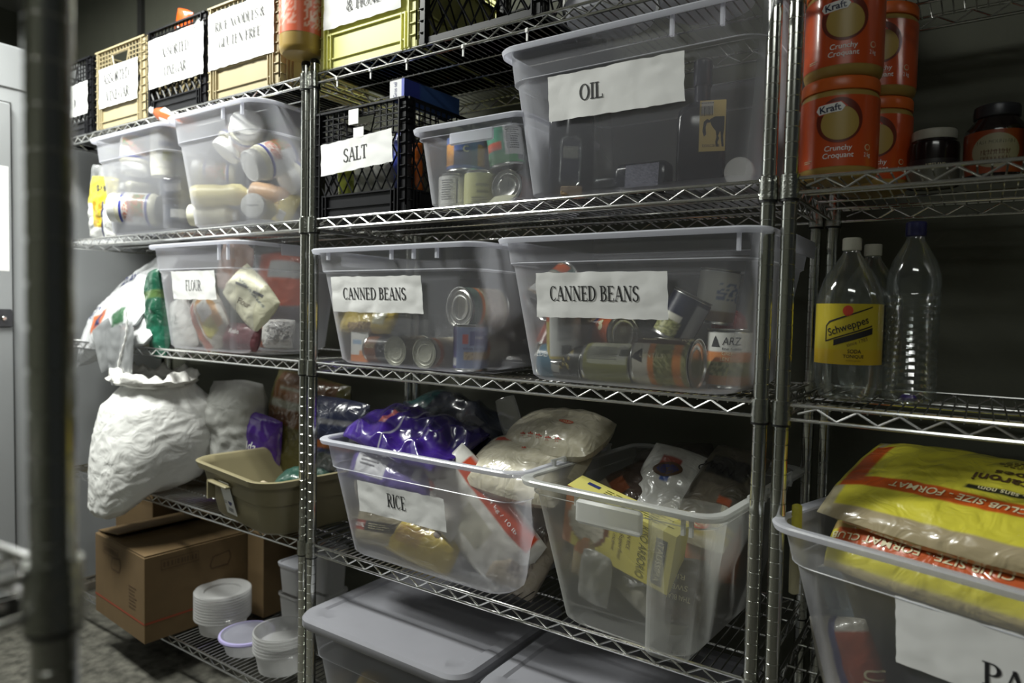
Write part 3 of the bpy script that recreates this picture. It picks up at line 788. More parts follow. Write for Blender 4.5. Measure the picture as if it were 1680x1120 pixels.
bag('snack_bag', 'yellow and white snack bag in clear film at the left end of the second shelf', basis((-1.225,.045,Z2+.115),(.12,0,1),(.35,-1,.05)), .225,.13,.05,
    art(WHT,(.55,1,.0,1,(.66,.56,.04)),(.2,.6,.4,.7,(.62,.5,.04),(.45,.28,.02),14),(.0,.6,.33,.4,NAVY),(.75,.85,.25,.7,(.05,.05,.04),(.66,.56,.04),90)), 'print_film', 14,.012,'snack bag')
bag('film_wrapper', 'scrap of clear film standing above the yellow snack bag', basis((-1.25,.055,Z2+.225),(.2,0,1),(.3,-1,0)), .09,.12,.03, None,'sleeve_film',15,.016,'plastic wrap',solo=True)

# ================================================================== third shelf, left unit: flour tote and sacks
fw = (.42,.35,.335,.49,.41)
t = tote('storage_tote', 'clear tote labelled FLOUR packed with bags of flour', Matrix.Translation((-.545,.185,Z3)), *fw, rc=.06, ribs=((.155,.045),(.20,.045)))
sign(t, wally(*fw), .0,.205,.235,.088, [('FLOUR',.085,.032,0,0,'ink_grey')], seed=11)
def fbag(label, c, x, z, L, Wd, T, a, mat='print_soft', seed=1, **k): return bag('flour_bag', label, basis(c,x,z), L,Wd,T,a,mat,seed,cat='flour bag',**k)
fbag('cream paper flour bag tilted to the right in the tote', (-0.371,0.070,1.262),(.78,.05,-.62),(.15,-1,.25), .205,.135,.06, art((.74,.72,.54),(.2,.9,.62,.70,(.70,.70,.58),(.25,.27,.25),50)), 'print_sack', 21, crumple=.007,
     text=[(sans('Flour',.06,None,.2),(.01,-.02),'ink_brown',.35),(rect2(.05,.008),(-.04,.012),'ink_grey',.35),(rect2(.04,.008),(.035,.035),'ink_grey',.35)])
fbag('red and orange flour bag at the right end of the tote', (-0.475,0.260,1.300),(1,.3,-.05),(.3,-1,.1), .20,.24,.06, art((.50,.09,.03),(.3,.95,.62,.86,(.45,.47,.47)),(.0,1,0,.25,(.13,.12,.13))), seed=22)
fbag('white flour bag with a pink band and yellow oval', (-0.587,0.070,1.188),(.62,0,-.78),(-.1,-1,.15), .21,.15,.06, art((.72,.70,.64),(.1,.95,.10,.36,(.50,.18,.13)),(.15,.8,.42,.95,(.64,.35,.12)),(.25,.55,.50,.85,WHT),(.58,.85,.45,.8,(.62,.58,.18))), seed=23)
fbag('plain white flour bag slumped in the left corner of the tote', (-0.763,0.080,1.163),(.45,0,-.9),(0,-1,.1), .19,.12,.07, art(WHT,(.3,.5,.3,.7,WHT,(.35,.38,.36),50)), seed=24)
fbag('maroon flour bag lying under the cream bag', (-0.406,0.065,1.140),(1,0,-.03),(0,-1,.2), .17,.085,.06, art((.15,.05,.06)), seed=25, text=[(sans('Robin',.05),(.0,.01),'ink_white',0)])
fbag('white flour bag printed with dark stripes at the foot of the tote', (-0.443,0.220,1.145),(.9,.3,0),(.3,-1,.2), .13,.10,.06, art(WHT,(.35,.95,.2,.9,WHT,(.12,.12,.13),120),(.0,.2,0,1,(.35,.09,.03))), seed=26)
fbag('pinkish flour bag behind the cream bag', (-0.649,0.200,1.365),(.4,0,1),(0,-1,0), .2,.16,.06, art((.60,.42,.36),(.4,.7,.3,.7,(.5,.2,.1))), seed=27)

bag('plastic_sack', 'large white plastic sack with navy lettering and orange logo slumped on the third shelf', basis((-1.20,.12,Z3+.120),(.95,-.12,.30),(-.1,-.8,.6)), .66,.38,.15,
    art((.72,.73,.75),(.42,.60,.12,.32,(.64,.14,.02)),(.46,.56,.17,.27,NAVY),(.75,.9,.05,.2,(.02,.12,.04))), 'print_film', 31,.012,'sack',
    text=[(sans('NOLAN',.13,.035,.2,.015),(.10,.06),'ink_navy',.03),(sans('A DINA BOTTS',.15,.018,0,.01),(-.12,-.03),'ink_navy',.0)])
bag('plastic_sack', 'crumpled white sack with orange stripe beneath the navy-lettered sack', basis((-1.05,.06,Z3+.055),(1,-.1,.1),(-.05,-.7,.7)), .50,.20,.10, art((.62,.63,.64),(.5,.62,.3,.6,(.62,.13,.02)),(.7,.76,.3,.55,(.02,.10,.05)),(.7,.8,.2,.3,(.62,.13,.02))), 'print_film', 32,.018,'sack')
bag('rice_bag', 'clear bag of cream grain on the shelf beside the green bag', basis((-.905,.05,Z3+.045),(1,0,.15),(0,-.8,.6)), .20,.12,.08, art((.62,.58,.42),(0,1,.8,1,(.4,.12,.03))), 'print_film', 33,.008,'bag')
bag('green_bag', 'dark green bag squeezed against the left side of the flour tote', basis((-.835,.03,Z3+.11),(-.15,0,1),(-.2,-1,.1)), .31,.10,.07, art((.012,.09,.05),(.66,.76,0,1,(.09,.16,.05)),(.0,.35,0,1,(.02,.15,.09))), 'print_film', 34,.010,'bag')
for k, (px, dz, w_, l_, ang) in enumerate(((-1.07,.0,.13,.17,.45),(-.98,-.03,.12,.2,.25),(-.90,-.02,.09,.2,-.1))):
    bag('clear_sleeve', ('clear plastic sleeve hanging from the sacks, leftmost','clear plastic sleeve hanging in the middle of the three','clear plastic sleeve hanging beside the twisted cord')[k],
        basis((px,-.028-.006*k,Z3-.005+dz),(sin(ang),0,-cos(ang)),(0,-1,.1)), l_,w_,.012,None,'sleeve_film',40+k,.006,'plastic sleeve',solo=True,nu=24,nv=16)
m = MB(); pts = [(-.885+.02*sin(k*.2)-.0012*k*1.1, -.05, Z3+.12-.0085*k) for k in range(30)]
m.tube(pts, [.004+.0016*sin(k*1.9) for k in range(30)], 8)
tag(m.build('twisted_cord', 'paper'), 'white twisted cord hanging down in front of the third shelf', 'cord')

# ================================================================== fourth shelf, left unit
def sack_fold(p): return p
def big_sack():
    t = thing('paper_sack', 'large white crumpled sack bulging over the front of the fourth shelf', 'sack', basis((-.865,.075,.59),(1,-.12,0),(0,0,1)))
    m = MB(); m.ink = []; vs = []; fs = []; nu, nv = 96, 90
    for i in range(nv+1):
        k = i/nv; z = -.02+.405*k
        # front overhang at the bottom, gathered neck with a rolled top
        wx = .150+.040*sin(pi*min(1,k*1.15))-.015*(1-k); wy = .145+.05*sin(pi*k)
        if k < .16: q = (k/.16)**.5; wx *= .35+.65*q; wy *= .45+.55*q
        if k > .80: q = (k-.80)/.20; wx *= 1-.18*sin(q*pi*.5); wy *= 1-.35*q
        cy = -.015-.055*(1-k)**2; cx = .008*sin(k*5)-.03*(1-k)**3*2
        if k < .16: cx -= .03*(1-k/.16); z -= 0
        for j in range(nu):
            a = 2*pi*j/nu; c, s_ = cos(a), sin(a); e = 2.5
            rr = 1/((abs(c)**e+abs(s_)**e)**(1/e))
            q = Vector((c*2.4, s_*2.4, k*4.2))
            n = abs(noise.noise(q*1.5+Vector((0,0,k*7))))*.018+abs(noise.noise(Vector((q.x*2.2,q.y*2.2,k*26))))*.009
            rr *= 1-n*1.6
            yy = cy+wy*rr*s_; zz = z+noise.noise(q*2)*.01
            zz -= max(0,-yy-.06)*.75*(1-k)**1.5
            vs.append((cx+wx*rr*c, yy, zz)); m.ink.append((.72,.72,.70))
    for i in range(nv):
        for j in range(nu): a = i*nu+j; b = i*nu+(j+1)%nu; fs.append((a,b,b+nu,a+nu))
    fs.append(tuple(reversed(range(nu)))); m.add(vs, fs); m.build('sack_body', 'print_sack', t, smooth=50)
    # rolled mouth
    m = MB(); m.ink = []; vs = []; fs = []; n1, n2 = 72, 14
    for i in range(n1):
        a = 2*pi*i/n1
        for j in range(n2):
            b = 2*pi*j/n2; q = Vector((cos(a)*3,sin(a)*3,b*.6))
            R1 = .135+.016*noise.noise(q); R2 = .115+.014*noise.noise(q+Vector((4,4,4))); rr = .022*(1+1.0*noise.noise(q*1.3))
            vs.append(((R1+rr*cos(b))*cos(a)-.01,(R2+rr*cos(b))*sin(a)-.035,.395+rr*.9*sin(b)+.014*noise.noise(q*1.3)-.008*cos(a))); m.ink.append((.70,.69,.66))
    for i in range(n1):
        for j in range(n2): fs.append((i*n2+j,((i+1)%n1)*n2+j,((i+1)%n1)*n2+(j+1)%n2,i*n2+(j+1)%n2))
    m.add(vs, fs); m.build('rolled_mouth', 'print_sack', t, smooth=60)
    m = MB(); m.box(-.018,.018,-.003,.003,-.05,.03); m.build('paper_tab', 'paper', t, M=t.matrix_world @ Matrix.Translation((-.055,-.155,-.035)) @ Matrix.Rotation(.35,4,'Y'))
big_sack()
bag('paper_sack', 'second grey-white sack standing behind the large white sack', basis((-.66,.22,Z4+.19),(0,0,1),(.25,-1,0)), .38,.24,.16, art((.40,.40,.38)), 'print_sack', 51,.014,'sack')
bag('food_sack', 'yellow and green printed sack at the back left of the fourth shelf', basis((-1.16,.26,Z4+.16),(0,.1,1),(.5,-1,0)), .32,.26,.12, art((.35,.36,.10),(.5,.8,.1,.9,(.55,.62,.2)),(.2,.45,.2,.8,(.3,.12,.04))), 'print_film', 52,.010,'sack')
bag('food_sack', 'brown and ochre printed sack with white swirls behind the tan tub', basis((-.40,.30,Z4+.21),(.1,.1,1),(.1,-1,.1)), .40,.36,.12, art((.09,.08,.02),(.55,.98,.1,.9,(.11,.045,.01)),(.7,.75,.0,.9,(.17,.17,.13)),(.85,.88,.2,.8,(.17,.17,.13)),(.5,.66,.1,.2,(.14,.15,.1))), 'print_film', 53,.010,'sack')  # print colours darkened to put the shade under the shelf into them
bag('food_sack', 'purple crinkled bag with orange seal behind the tan tub', basis((-.53,.22,Z4+.165),(.15,0,1),(.1,-1,.1)), .22,.20,.06, art((.07,.02,.24),(.45,.55,.75,.85,(.4,.10,.02)),(0,.2,0,1,(.03,.01,.1))), 'print_foil', 54,.007,'bag',
    text=[(sans('Tilda',.08,None,.2),(.0,.03),'ink_white',-1.5)])
bag('food_sack', 'navy blue sack with orange stripe at the right rear of the fourth shelf', basis((-.175,.24,Z4+.19),(.05,0,1),(.1,-1,0)), .34,.27,.12, art((.010,.013,.035),(.55,.62,.1,.95,(.16,.045,.01)),(.35,.5,.3,.7,(.05,.05,.05)),(.78,.84,.1,.9,(.10,.10,.11))), 'print_film', 55,.010,'sack')  # navy, stripe and pale print deepened to stand in for shelf shade
bag('food_sack', 'dark navy pouch standing behind the shelf posts between the units', basis((.03,.30,Z4+.17),(0,0,1),(.2,-1,0)), .32,.09,.06, art((.012,.012,.03),(.3,.5,.4,.6,(.4,.4,.42))), 'print_film', 56,.005,'pouch')

def tan_tub():
    M = Matrix.Translation((-.255,.135,Z4)) @ Matrix.Rotation(math.radians(-9),4,'Z')
    w,d,h,tw,td = .36,.33,.170,.43,.40
    t = thing('plastic_tub', 'tan plastic tub with a worn label on the fourth shelf by the post', 'tub', M); half = tote_shape(w,d,h,tw,td); rc = .06; N = 7
    def ring(z,e,r): hx,hy = half(z); return rrect(0,0,hx+e,hy+e,r,N,z)
    m = MB(); m.loft([ring(0,-.02,rc*.8),ring(.004,-.006,rc),ring(.014,0,rc),ring(h*.55,0,rc),ring(h*.56,.006,rc),ring(h-.02,.006,rc*1.1),ring(h-.02,.020,rc*1.3),ring(h-.002,.022,rc*1.3),ring(h,.018,rc*1.3),ring(h-.002,.006,rc*1.1),ring(h-.02,-.004,rc),ring(.02,-.008,rc),ring(.008,-.02,rc*.8)],True,True)
    m.build('tub_body','tan_plastic',t,smooth=40)
    hx,hy = half(h*.8)
    MB().box(-.10,.02,-hy-.026,-hy-.004,h-.052,h-.044,bev=.003).box(-.10,-.094,-hy-.026,-hy-.004,h-.1,h-.044).build('front_grip','tan_plastic',t)
    wy = wally(w,d,h,tw,td,.010)
    m = MB(); vs=[];fs=[]
    m.add([(-.055,wy(.03)+.004,.03),(.01,wy(.03)+.004,.03),(.006,wy(.13)-.001,.13),(-.058,wy(.13)-.001,.13)],[(0,1,2,3)])
    p = m.build('paper_label','paper',t,smooth=0); p['label']='worn white paper label'
    wf = lambda x,z: (x,wy(z)+.002,z)
    put(lines2(.045,.014,2,8),wf,'lettering','ink_red',p,(-.027,.118)); put(lines2(.03,.006,1),wf,'lettering','ink_grey',p,(-.027,.1))
    put(bars2(.03,.012,10),wf,'lettering','ink_grey',p,(-.02,.045)); put(ell2(.014,.02),wf,'lettering','ink_navy',p,(-.018,.078)); put(lines2(.02,.03,5),wf,'lettering','ink_grey',p,(-.045,.075))
tan_tub()
bag('dark_bag', 'small dark green bag lying inside the tan tub', basis((-.19,.13,Z4+.11),(1,.3,0),(0,-.2,1)), .16,.12,.09, art((.02,.07,.05)), 'print_film', 57,.012,'bag')
for k, (x_, y_) in enumerate(((-.24,.02),(-.17,.0),(-.12,.04))):
    m = MB(); m.lathe([(.001,-.026),(.016,-.02),(.026,0),(.017,.02),(.004,.028)],20,cap0=False); 
    tag(m.build('onion', pmat('onion_skin',(.50,.42,.30),.5).name, None, Matrix.Translation((x_,y_,Z4+.10+.008*k))),'pale round onion in the tan tub','onion','onions in the tan tub')

# ================================================================== bottom shelf, left unit
M = Matrix.Translation((-.877,.153,Z5)) @ Matrix.Rotation(math.radians(-4.5),4,'Z')
def big_carton():
    w,d,h = .39,.45,.285
    t = thing('cardboard_carton', 'large brown cardboard carton sticking out of the bottom shelf', 'carton', M)
    MB().box(-w/2,w/2,-d/2,d/2,0,h-.004,bev=.002).build('carton_body','cardboard',t,smooth=0)
    f1 = MB(); f1.box(-.06,w/2-.003,-d/2+.002,d/2-.004,h-.003,h+.001); f1.build('flap','cardboard',t)
    f2 = MB(); f2.add([(-w/2,-d/2+.01,h-.001),(-w/2,d/2,h-.001),(-w/2+.17,d/2,h+.022),(-w/2+.17,-d/2+.01,h+.022),(-w/2,-d/2+.01,h+.003),(-w/2,d/2,h+.003),(-w/2+.17,d/2,h+.026),(-w/2+.17,-d/2+.01,h+.026)],[(0,1,2,3),(7,6,5,4),(0,3,7,4),(1,5,6,2),(3,2,6,7),(0,4,5,1)]); f2.build('flap','cardboard',t,smooth=0)
    F = lambda x,z:(x,-d/2-.0008,z); R = lambda x,z:(w/2+.0008,x,z)
    for fn, o in ((F,'front'),(R,'side')):
        put(rect2(w-.002 if o=='front' else d-.002,.007),fn,'print_stripe','cardboard_red',t,(0,.065))
        g = bars2(.11,.016,11,5); put(g,fn,'lettering','cardboard_ink',t,(-.06 if o=='front' else -.11,h-.04))
        for dz in (-.016,.016): put(rect2(.125,.002),fn,'frame_line','cardboard_ink',t,(-.06 if o=='front' else -.11,h-.04+dz))
        for dx in (-.062,.062): put(rect2(.002,.034),fn,'frame_line','cardboard_ink',t,((-.06 if o=='front' else -.11)+dx,h-.04))
        put(([(-.04,-.012),(-.028,.018),(.034,.026),(.04,.0),(.028,-.026),(-.034,-.026)],[(0,1,2,3,4,5)]),fn,'emblem','cardboard_ink',t,(-.02 if o=='front' else .03,.21))
        put(([(-.034,-.010),(-.024,.014),(.03,.021),(.035,.0),(.024,-.021),(-.03,-.021)],[(0,1,2,3,4,5)]),(lambda f:lambda x,z:tuple(Vector(f(x,z))+Vector((0,-.0004,0) if f is F else (.0004,0,0))))(fn),'emblem','cardboard',t,(-.02 if o=='front' else .03,.21))
    put(lines2(.06,.08,7,3),F,'lettering','cardboard_ink',t,(.11,.13))
big_carton()
t = thing('cardboard_carton', 'second cardboard carton deeper on the bottom shelf behind the large carton', 'carton', Matrix.Translation((-1.25,.28,Z5)))
MB().box(-.14,.14,-.12,.13,0,.385,bev=.002).build('carton_body','cardboard',t,smooth=0); MB().box(-.14,.14,-.12,.0,.385,.389).build('flap','cardboard',t)
put(bars2(.1,.02,9),lambda x,z:(x,-.1208,z),'lettering','cardboard_ink',t,(.0,.35))
t = thing('cardboard_carton', 'darker carton standing behind the tubs on the bottom shelf', 'carton', Matrix.Translation((-.56,.315,Z5)))
MB().box(-.09,.0,-.06,.09,0,.30,bev=.002).build('carton_body','cardboard',t,smooth=0)

def deli_stack(name, label, M, r, n, top_r, hb, step=.008, mat='deli_plastic', cat='container'):
    """nested see-through food tubs: one deep tub below, close rims above"""
    t = thing(name, label, cat, M)
    m = MB(); m.lathe([(r*.74,0),(r*.8,.003),(r*.93,hb)],44,cap1=False); m.build('tub',mat,t)
    for k in range(n):
        z = hb+step*k
        MB().lathe([(r*.93,z-.001),(r*.995,z+.001),(r*1.01,z+step*.4),(r*1.0,z+step*.82),(r*.955,z+step*.85)],44,cap0=False,cap1=False).build('nested_tub',mat,t)
    z = hb+step*n
    MB().lathe([(r*.97,z-.002),(r*.985,z+.002),(r*.95,z+.001),(r*.85,z-hb*.55),(r*.8,z-hb*.62),(.001,z-hb*.62)],44,cap0=False,cap1=False).build('top_tub',mat,t)
    return t
deli_stack('food_container', 'stack of nested clear deli tubs nearest the post on the bottom shelf', Matrix.Translation((-.235,.085,Z5)), .084,6,.07,.060,.0098)
def round_stack():
    t = thing('food_container', 'stack of round clear lids and tubs beside the cardboard carton', 'container', Matrix.Translation((-.60,.125,Z5)) @ Matrix.Scale(1.2,4))
    m = MB(); m.lathe([(.055,0),(.06,.003),(.066,.04)],40,cap1=False); m.build('tub','deli_plastic',t)
    for k in range(9):
        z = .04+k*.0078
        MB().lathe([(.068,z),(.0755,z+.001),(.0765,z+.004),(.0755,z+.0072),(.068,z+.0072)],40,cap0=False,cap1=False).build('nested_lid','deli_plastic',t)
    MB().lathe([(.0755,.110),(.0765,.114),(.074,.117),(.05,.113),(.048,.108),(.0005,.108)],40,cap0=False,cap1=False).build('top_lid','deli_plastic',t)
round_stack()
pmat('lilac_lid',(.40,.36,.62),.35); clear('lilac_film',(.5,.5,.6),.55,.2,.1)
t = thing('food_container', 'round container with a lilac rimmed lid between the two stacks of tubs', 'container', Matrix.Translation((-.415,.090,Z5)) @ Matrix.Scale(1.06,4))
MB().lathe([(.055,0),(.06,.003),(.072,.045)],40,cap1=False).build('tub','deli_plastic',t)
lid = MB().lathe([(.070,.043),(.080,.043),(.0815,.047),(.080,.052),(.074,.053)],44,cap0=False,cap1=False).build('lid_rim','lilac_lid',t)
MB().lathe([(.075,.0525),(.066,.050),(.055,.054),(.045,.052),(.03,.057),(.0005,.057)],44,cap0=False,cap1=False).build('lid','lilac_film',t)
def tall_box(label, x, y, w, h, n, mat):
    t = thing('food_container', label, 'container', Matrix.Translation((x,y,Z5)))
    for k in range(n):
        z = h*k/n; m = MB()
        m.loft([rrect(0,0,w*.42,w*.36,.02,5,z),rrect(0,0,w*.47,w*.41,.02,5,z+h/n-.014),rrect(0,0,w*.5,w*.44,.022,5,z+h/n-.012),rrect(0,0,w*.5,w*.44,.022,5,z+h/n-.004)],k==0,False)
        m.build('tub',mat,t)
    m = MB(); m.loft([rrect(0,0,w*.51,w*.45,.022,5,h-.006),rrect(0,0,w*.515,w*.455,.022,5,h),rrect(0,0,w*.46,w*.40,.02,5,h+.001),rrect(0,0,w*.45,w*.39,.02,5,h-.004)],False,True); m.build('lid','tote_rim',t)
tall_box('two stacked grey containers with lids behind the deli tubs', -.46,.33,.12,.205,2,'deli_plastic')
tall_box('tall cloudy container behind the deli tubs beside the post', -.33,.34,.12,.28,2,'deli_plastic')

# ================================================================== second shelf, middle unit
c = crate('black milk crate labelled SALT on the second shelf', Matrix.Translation((.168,.168,Z2)), 'crate_black', .318,.33,.27, low=.055)
sign(c, lambda z: -.165-.009, -.005,.152,.255,.080, [('SALT',.086,.034,.0,.0,'ink_black')], seed=61, curl=.003, rot=.05)
MB().box(-.03,.005,-.176,-.1745,.225,.262).build('paper_tag','paper',c,smooth=0); MB().box(-.012,.024,-.176,-.1745,.19,.215).build('paper_tag','paper',c,smooth=0)
for k, (x_, z_, col, w_) in enumerate(((-.10,.10,(.45,.50,.08),.06),(-.04,.105,(.66,.66,.60),.07),(.03,.11,(.60,.60,.56),.07),(.085,.12,(.03,.05,.35),.05),(.12,.085,(.70,.16,.01),.05))):
    bag('salt_packet', ('green-yellow packet in the salt crate','white salt bag second from the left in the salt crate','pale salt bag in the middle of the salt crate','blue packet in the salt crate','orange packet at the right of the salt crate')[k],
        basis((.168+x_,.055+.005*k,Z2+z_+.01),(0,0,1),(.1,-1,0)), .17,w_,.035, art(col), 'print_film', 62+k,.005,'packet',solo=True,nu=22,nv=16)
carton('salt_box', 'blue and white salt box lying on top of the SALT crate', Matrix.Translation((.287,.115,Z2+.273)) @ Matrix.Rotation(-.05,4,'Z'), .05,.20,.047, art((.62,.62,.64),(.82,1,0,1,(.04,.07,.42))), side=art((.05,.12,.34),(0,.25,0,1,(.04,.06,.35))), top=art((.05,.12,.34)),
    text=[(sans('Gros sel',.036,.012),(-.006,0),'ink_navy',1.57,'f')])

# small tote of cans
sw_ = (.26,.30,.185,.30,.345)
t = tote('storage_tote', 'small clear tote of cans and juice between the SALT crate and the big tote', Matrix.Translation((.515,.165,Z2)), *sw_, rc=.03, ledge=.86, rimw=.010, handles=False, plastic='tote_plastic')
MB().box(-.045,.075,-.176,-.168,.135,.163,bev=.003).build('front_grip','tote_rim',t)
can('juice_can','blue juice can with orange fruit picture in the small tote', frame((.443,.085,Z2+.090)), .046,.085, art((.10,.16,.42),(.15,.40,.1,.8,(.72,.34,.03),(.66,.24,.01),30),(.60,.9,.1,.8,(.72,.34,.03),(.66,.24,.01),30),(.4,.6,.1,.55,(.03,.04,.10))), text=[(sans('C',.014,None,0,.03),(0,.05),'ink_cream',0)])
can('food_can','white can lower left in the small tote', frame((.413,.080,Z2+.004)), .038,.083, art(WHT,(.52,.54,.1,.9,NAVY),(.62,.8,0,.3,(.35,.10,.05))), text=[(lines2(.03,.05,9),(-.018,.045),'ink_grey',0)])
can('food_can','pale yellow sauce can lower middle in the small tote', frame((.493,.078,Z2+.004)), .038,.083, art((.66,.66,.34)), text=[(sans('orange',.03),(.005,.048),'ink_grey',0),(sans('sauce',.026),(.005,.034),'ink_grey',0),(lines2(.04,.015,3),(0,.015),'ink_grey',0)])
can('food_can','green tomato can with a white panel tilted upper right in the small tote', frame((.575,.075,Z2+.088),(-.14,-.05,1)), .041,.092, art((.08,.28,.18),(.0,1,0,.28,(.20,.48,.24)),(.28,.46,.35,.6,(.5,.09,.05)),(.5,.78,.2,1,(.74,.74,.74)),(.6,.75,.04,.2,(.3,.3,.32))), text=[(lines2(.034,.05,10),(.02,.06),'ink_grey',0)])
can('food_can','can lying end-on at the lower right of the small tote', frame((.568,.155,Z2+.042),(.1,-1,.05),(0,-.3,1)), .038,.09, art((.24,.09,.06)))
bag('paper_scrap','pale yellow scrap of paper under the end-on can', basis((.585,.035,Z2+.012),(1,0,0),(0,-.6,.8)), .06,.04,.004, art((.68,.68,.50)),'print_paper',70,.002,'paper',solo=True,nu=10,nv=8)

# big oil tote
ow = (.47,.35,.305,.54,.425)
t = tote('storage_tote', 'large clear tote labelled OIL on the second shelf', Matrix.Translation((.905,.175,Z2)), *ow, rc=.05, ribs=((.10,.035),(.19,.035)), ledge=.78)
sign(t, wally(*ow), -.022,.190,.283,.086, [('OIL',.052,.030,-.045,.003,'ink_black')], seed=71, curl=.003)
pmat('dark_oil',(.014,.014,.022),.15)
def rect_bottle(name,label,M,w,d,h,body,cap,neck_r=.016,neck_h=.045,sh=.8,fn=None,lw=.06,l0=.08,l1=.16,lx=0,emblem=None):
    t = thing(name,label,'bottle',M); m = MB(); hb = h-neck_h-.02
    r = [rrect(0,0,w/2*.9,d/2*.9,.012,4,0),rrect(0,0,w/2,d/2,.014,4,.006),rrect(0,0,w/2,d/2,.014,4,hb*sh),rrect(0,0,w/2*.93,d/2*.93,.02,4,hb*sh+(hb-hb*sh)*.45),rrect(0,0,w/2*.7,d/2*.7,.02,4,hb*.96),rrect(0,0,neck_r,neck_r,neck_r,4,hb),rrect(0,0,neck_r,neck_r,neck_r,4,h-.03)]
    m.loft(r,True,True); m.build('bottle_body',body,t,smooth=50)
    MB().lathe([(neck_r*1.15,h-.05),(neck_r*1.2,h-.048),(neck_r*1.2,h-.004),(neck_r,h)],28).build('bottle_cap',cap,t)
    if fn:
        n=24; mm=MB(); mm.ink=[]; vs=[]; fs=[]
        for i in range(n+1):
            for j in range(n+1):
                u,v=j/n,i/n; vs.append((lx-lw/2+lw*u,-d/2-.0008,l0+(l1-l0)*v)); mm.ink.append(fn(u,v))
        for i in range(n):
            for j in range(n): a=i*(n+1)+j; fs.append((a,a+1,a+n+2,a+n+1))
        mm.add(vs,fs); lb=mm.build('printed_label','print_paper',t,smooth=0)
        if emblem: emblem(t,lambda x,z:(lx+x,-d/2-.0014,z))
    return t
def horse(t,fn):
    put(bars2(.022,.018,12,4),fn,'barcode','ink_black',t,(-.012,.148)); put(lines2(.026,.005,1,4),fn,'lettering','ink_grey',t,(-.01,.163))
    tail=[(-.016,.128),(-.010,.133),(-.004,.130),(-.004,.126),(-.010,.126),(-.0125,.118),(-.011,.104),(-.015,.100),(-.018,.110)]
    put(poly2(tail),fn,'emblem','ink_black',t)
    put(poly2([(-.005,.132),(.004,.137),(.0215,.137),(.0215,.112),(.014,.108),(.008,.108),(.003,.114),(-.002,.121)]),fn,'emblem','ink_black',t)
    put(poly2([(.006,.112),(.014,.110),(.011,.100),(.013,.096),(.010,.088),(.012,.080),(.0075,.080),(.006,.090),(.008,.098)]),fn,'emblem','ink_black',t)
    put(poly2([(.015,.112),(.0215,.114),(.020,.100),(.0215,.08),(.018,.08),(.016,.095)]),fn,'emblem','ink_black',t)
    put(sans('toscana',.032,.006),fn,'lettering','ink_brown',t,(-.002,.083))
rect_bottle('oil_bottle','tall dark square oil bottle with a yellow horse label in the OIL tote', frame((1.012,.105,Z2+.004),(0,0,1)), .092,.07,.255,'dark_oil','dark_oil',.015,.06,.8,
    art((.66,.50,.16),(.05,.5,.72,.97,(.62,.60,.55))),.048,.072,.168,.02,horse)
rect_bottle('oil_bottle','large dark oil jug at the left end of the OIL tote', frame((.738,.075,Z2+.004)), .095,.075,.235,'dark_oil','dark_oil',.018,.012,.80)
rect_bottle('oil_bottle','clear bottle with small dark and white label beside the jug in the OIL tote', frame((.765,.022,Z2+.03),(0,.06,1)), .045,.03,.15,'clear_bottle','dark_lid',.01,.03,.85,
    art((.03,.03,.06),(.05,.95,.55,.85,(.42,.42,.36),(.2,.22,.2),40)),.036,.0,.085)
m = MB(); m.box(-.022,.022,-.012,.012,0,.018,bev=.002); tag(m.build('cork_block','cork',None,frame((.772,.02,Z2+.004))),'small block of cork at the foot of the OIL tote','cork')
rect_bottle('oil_bottle','dark bottle lying along the floor of the OIL tote', frame((.965,.06,Z2+.032),(-1,0,0),(0,-1,.1)), .06,.05,.155,'dark_oil','dark_lid',.012,.02,.85, art((.10,.10,.14),(.0,1,.0,1,(.16,.16,.22),(.09,.09,.13),90)),.045,.01,.08)
jar('spice_jar','white-capped jar lying end-on at the right end of the OIL tote', frame((1.085,.17,Z2+.034),(.1,-1,0),(0,0,1)), .026,.09,'brown_sauce','white_cap',.027,.02)

# ================================================================== third shelf, middle unit: beans
cw = (.44,.35,.295,.535,.42)
t = tote('storage_tote', 'clear tote labelled CANNED BEANS nearer the left post', Matrix.Translation((.305,.175,Z3)), *cw, rc=.05, ribs=((-.20,.018),(.02,.022),(.09,.022),(.16,.022)), ledge=.80, group=None)
sign(t, wally(*cw), -.048,.179,.305,.088, [('CANNED BEANS',.215,.029,-.005,.002,'ink_black')], seed=81)
cw2 = (.44,.35,.298,.535,.42)
t = tote('storage_tote', 'clear tote labelled CANNED BEANS nearer the right post', Matrix.Translation((.90,.175,Z3)), *cw2, rc=.05, ribs=((.235,.03),), ledge=.82)
sign(t, wally(*cw2), -.037,.180,.283,.090, [('CANNED BEANS',.195,.029,-.012,.003,'ink_black')], seed=82)
# first tote
carton('food_box','white and orange box standing in the left corner of the first bean tote', frame((.130,.06,Z3+.004),front=FRONT), .065,.03,.095, art((.66,.66,.64),(0,1,0,.18,(.62,.22,.08)),(.1,.6,.5,.62,(.3,.42,.55)),(.5,.9,.18,.3,(.62,.3,.16))))
bag('bean_bag','yellow bag of mixed beans lying on top of the cans', basis((0.139,0.070,1.208),(1,0,.0),(0,-.9,.5)), .195,.085,.055, art((.66,.50,.10),(.25,.7,.0,.25,(.40,.28,.10),(.16,.08,.03),50),(.72,.9,.2,.9,(.60,.58,.40)),(.1,.66,.75,.85,(.12,.08,.03))), 'print_film', 83,.004,'bag', text=[(sans('MIXED BEANS',.06,.009),(.005,.005),'ink_brown',0)])
can('bean_can','kidney bean can lying with brown and black label in the first tote', frame((.155,.068,Z3+.040),(1,.0,0),(0,-1,.25)), .037,.11, art((.03,.03,.05),(0,1,.0,.42,(.26,.10,.05)),(.45,.56,.5,.9,(.35,.35,.4),DRK,60)), text=[(sans('KIDNEY',.034,.012),(.0,.028),'ink_cream',1.571)])
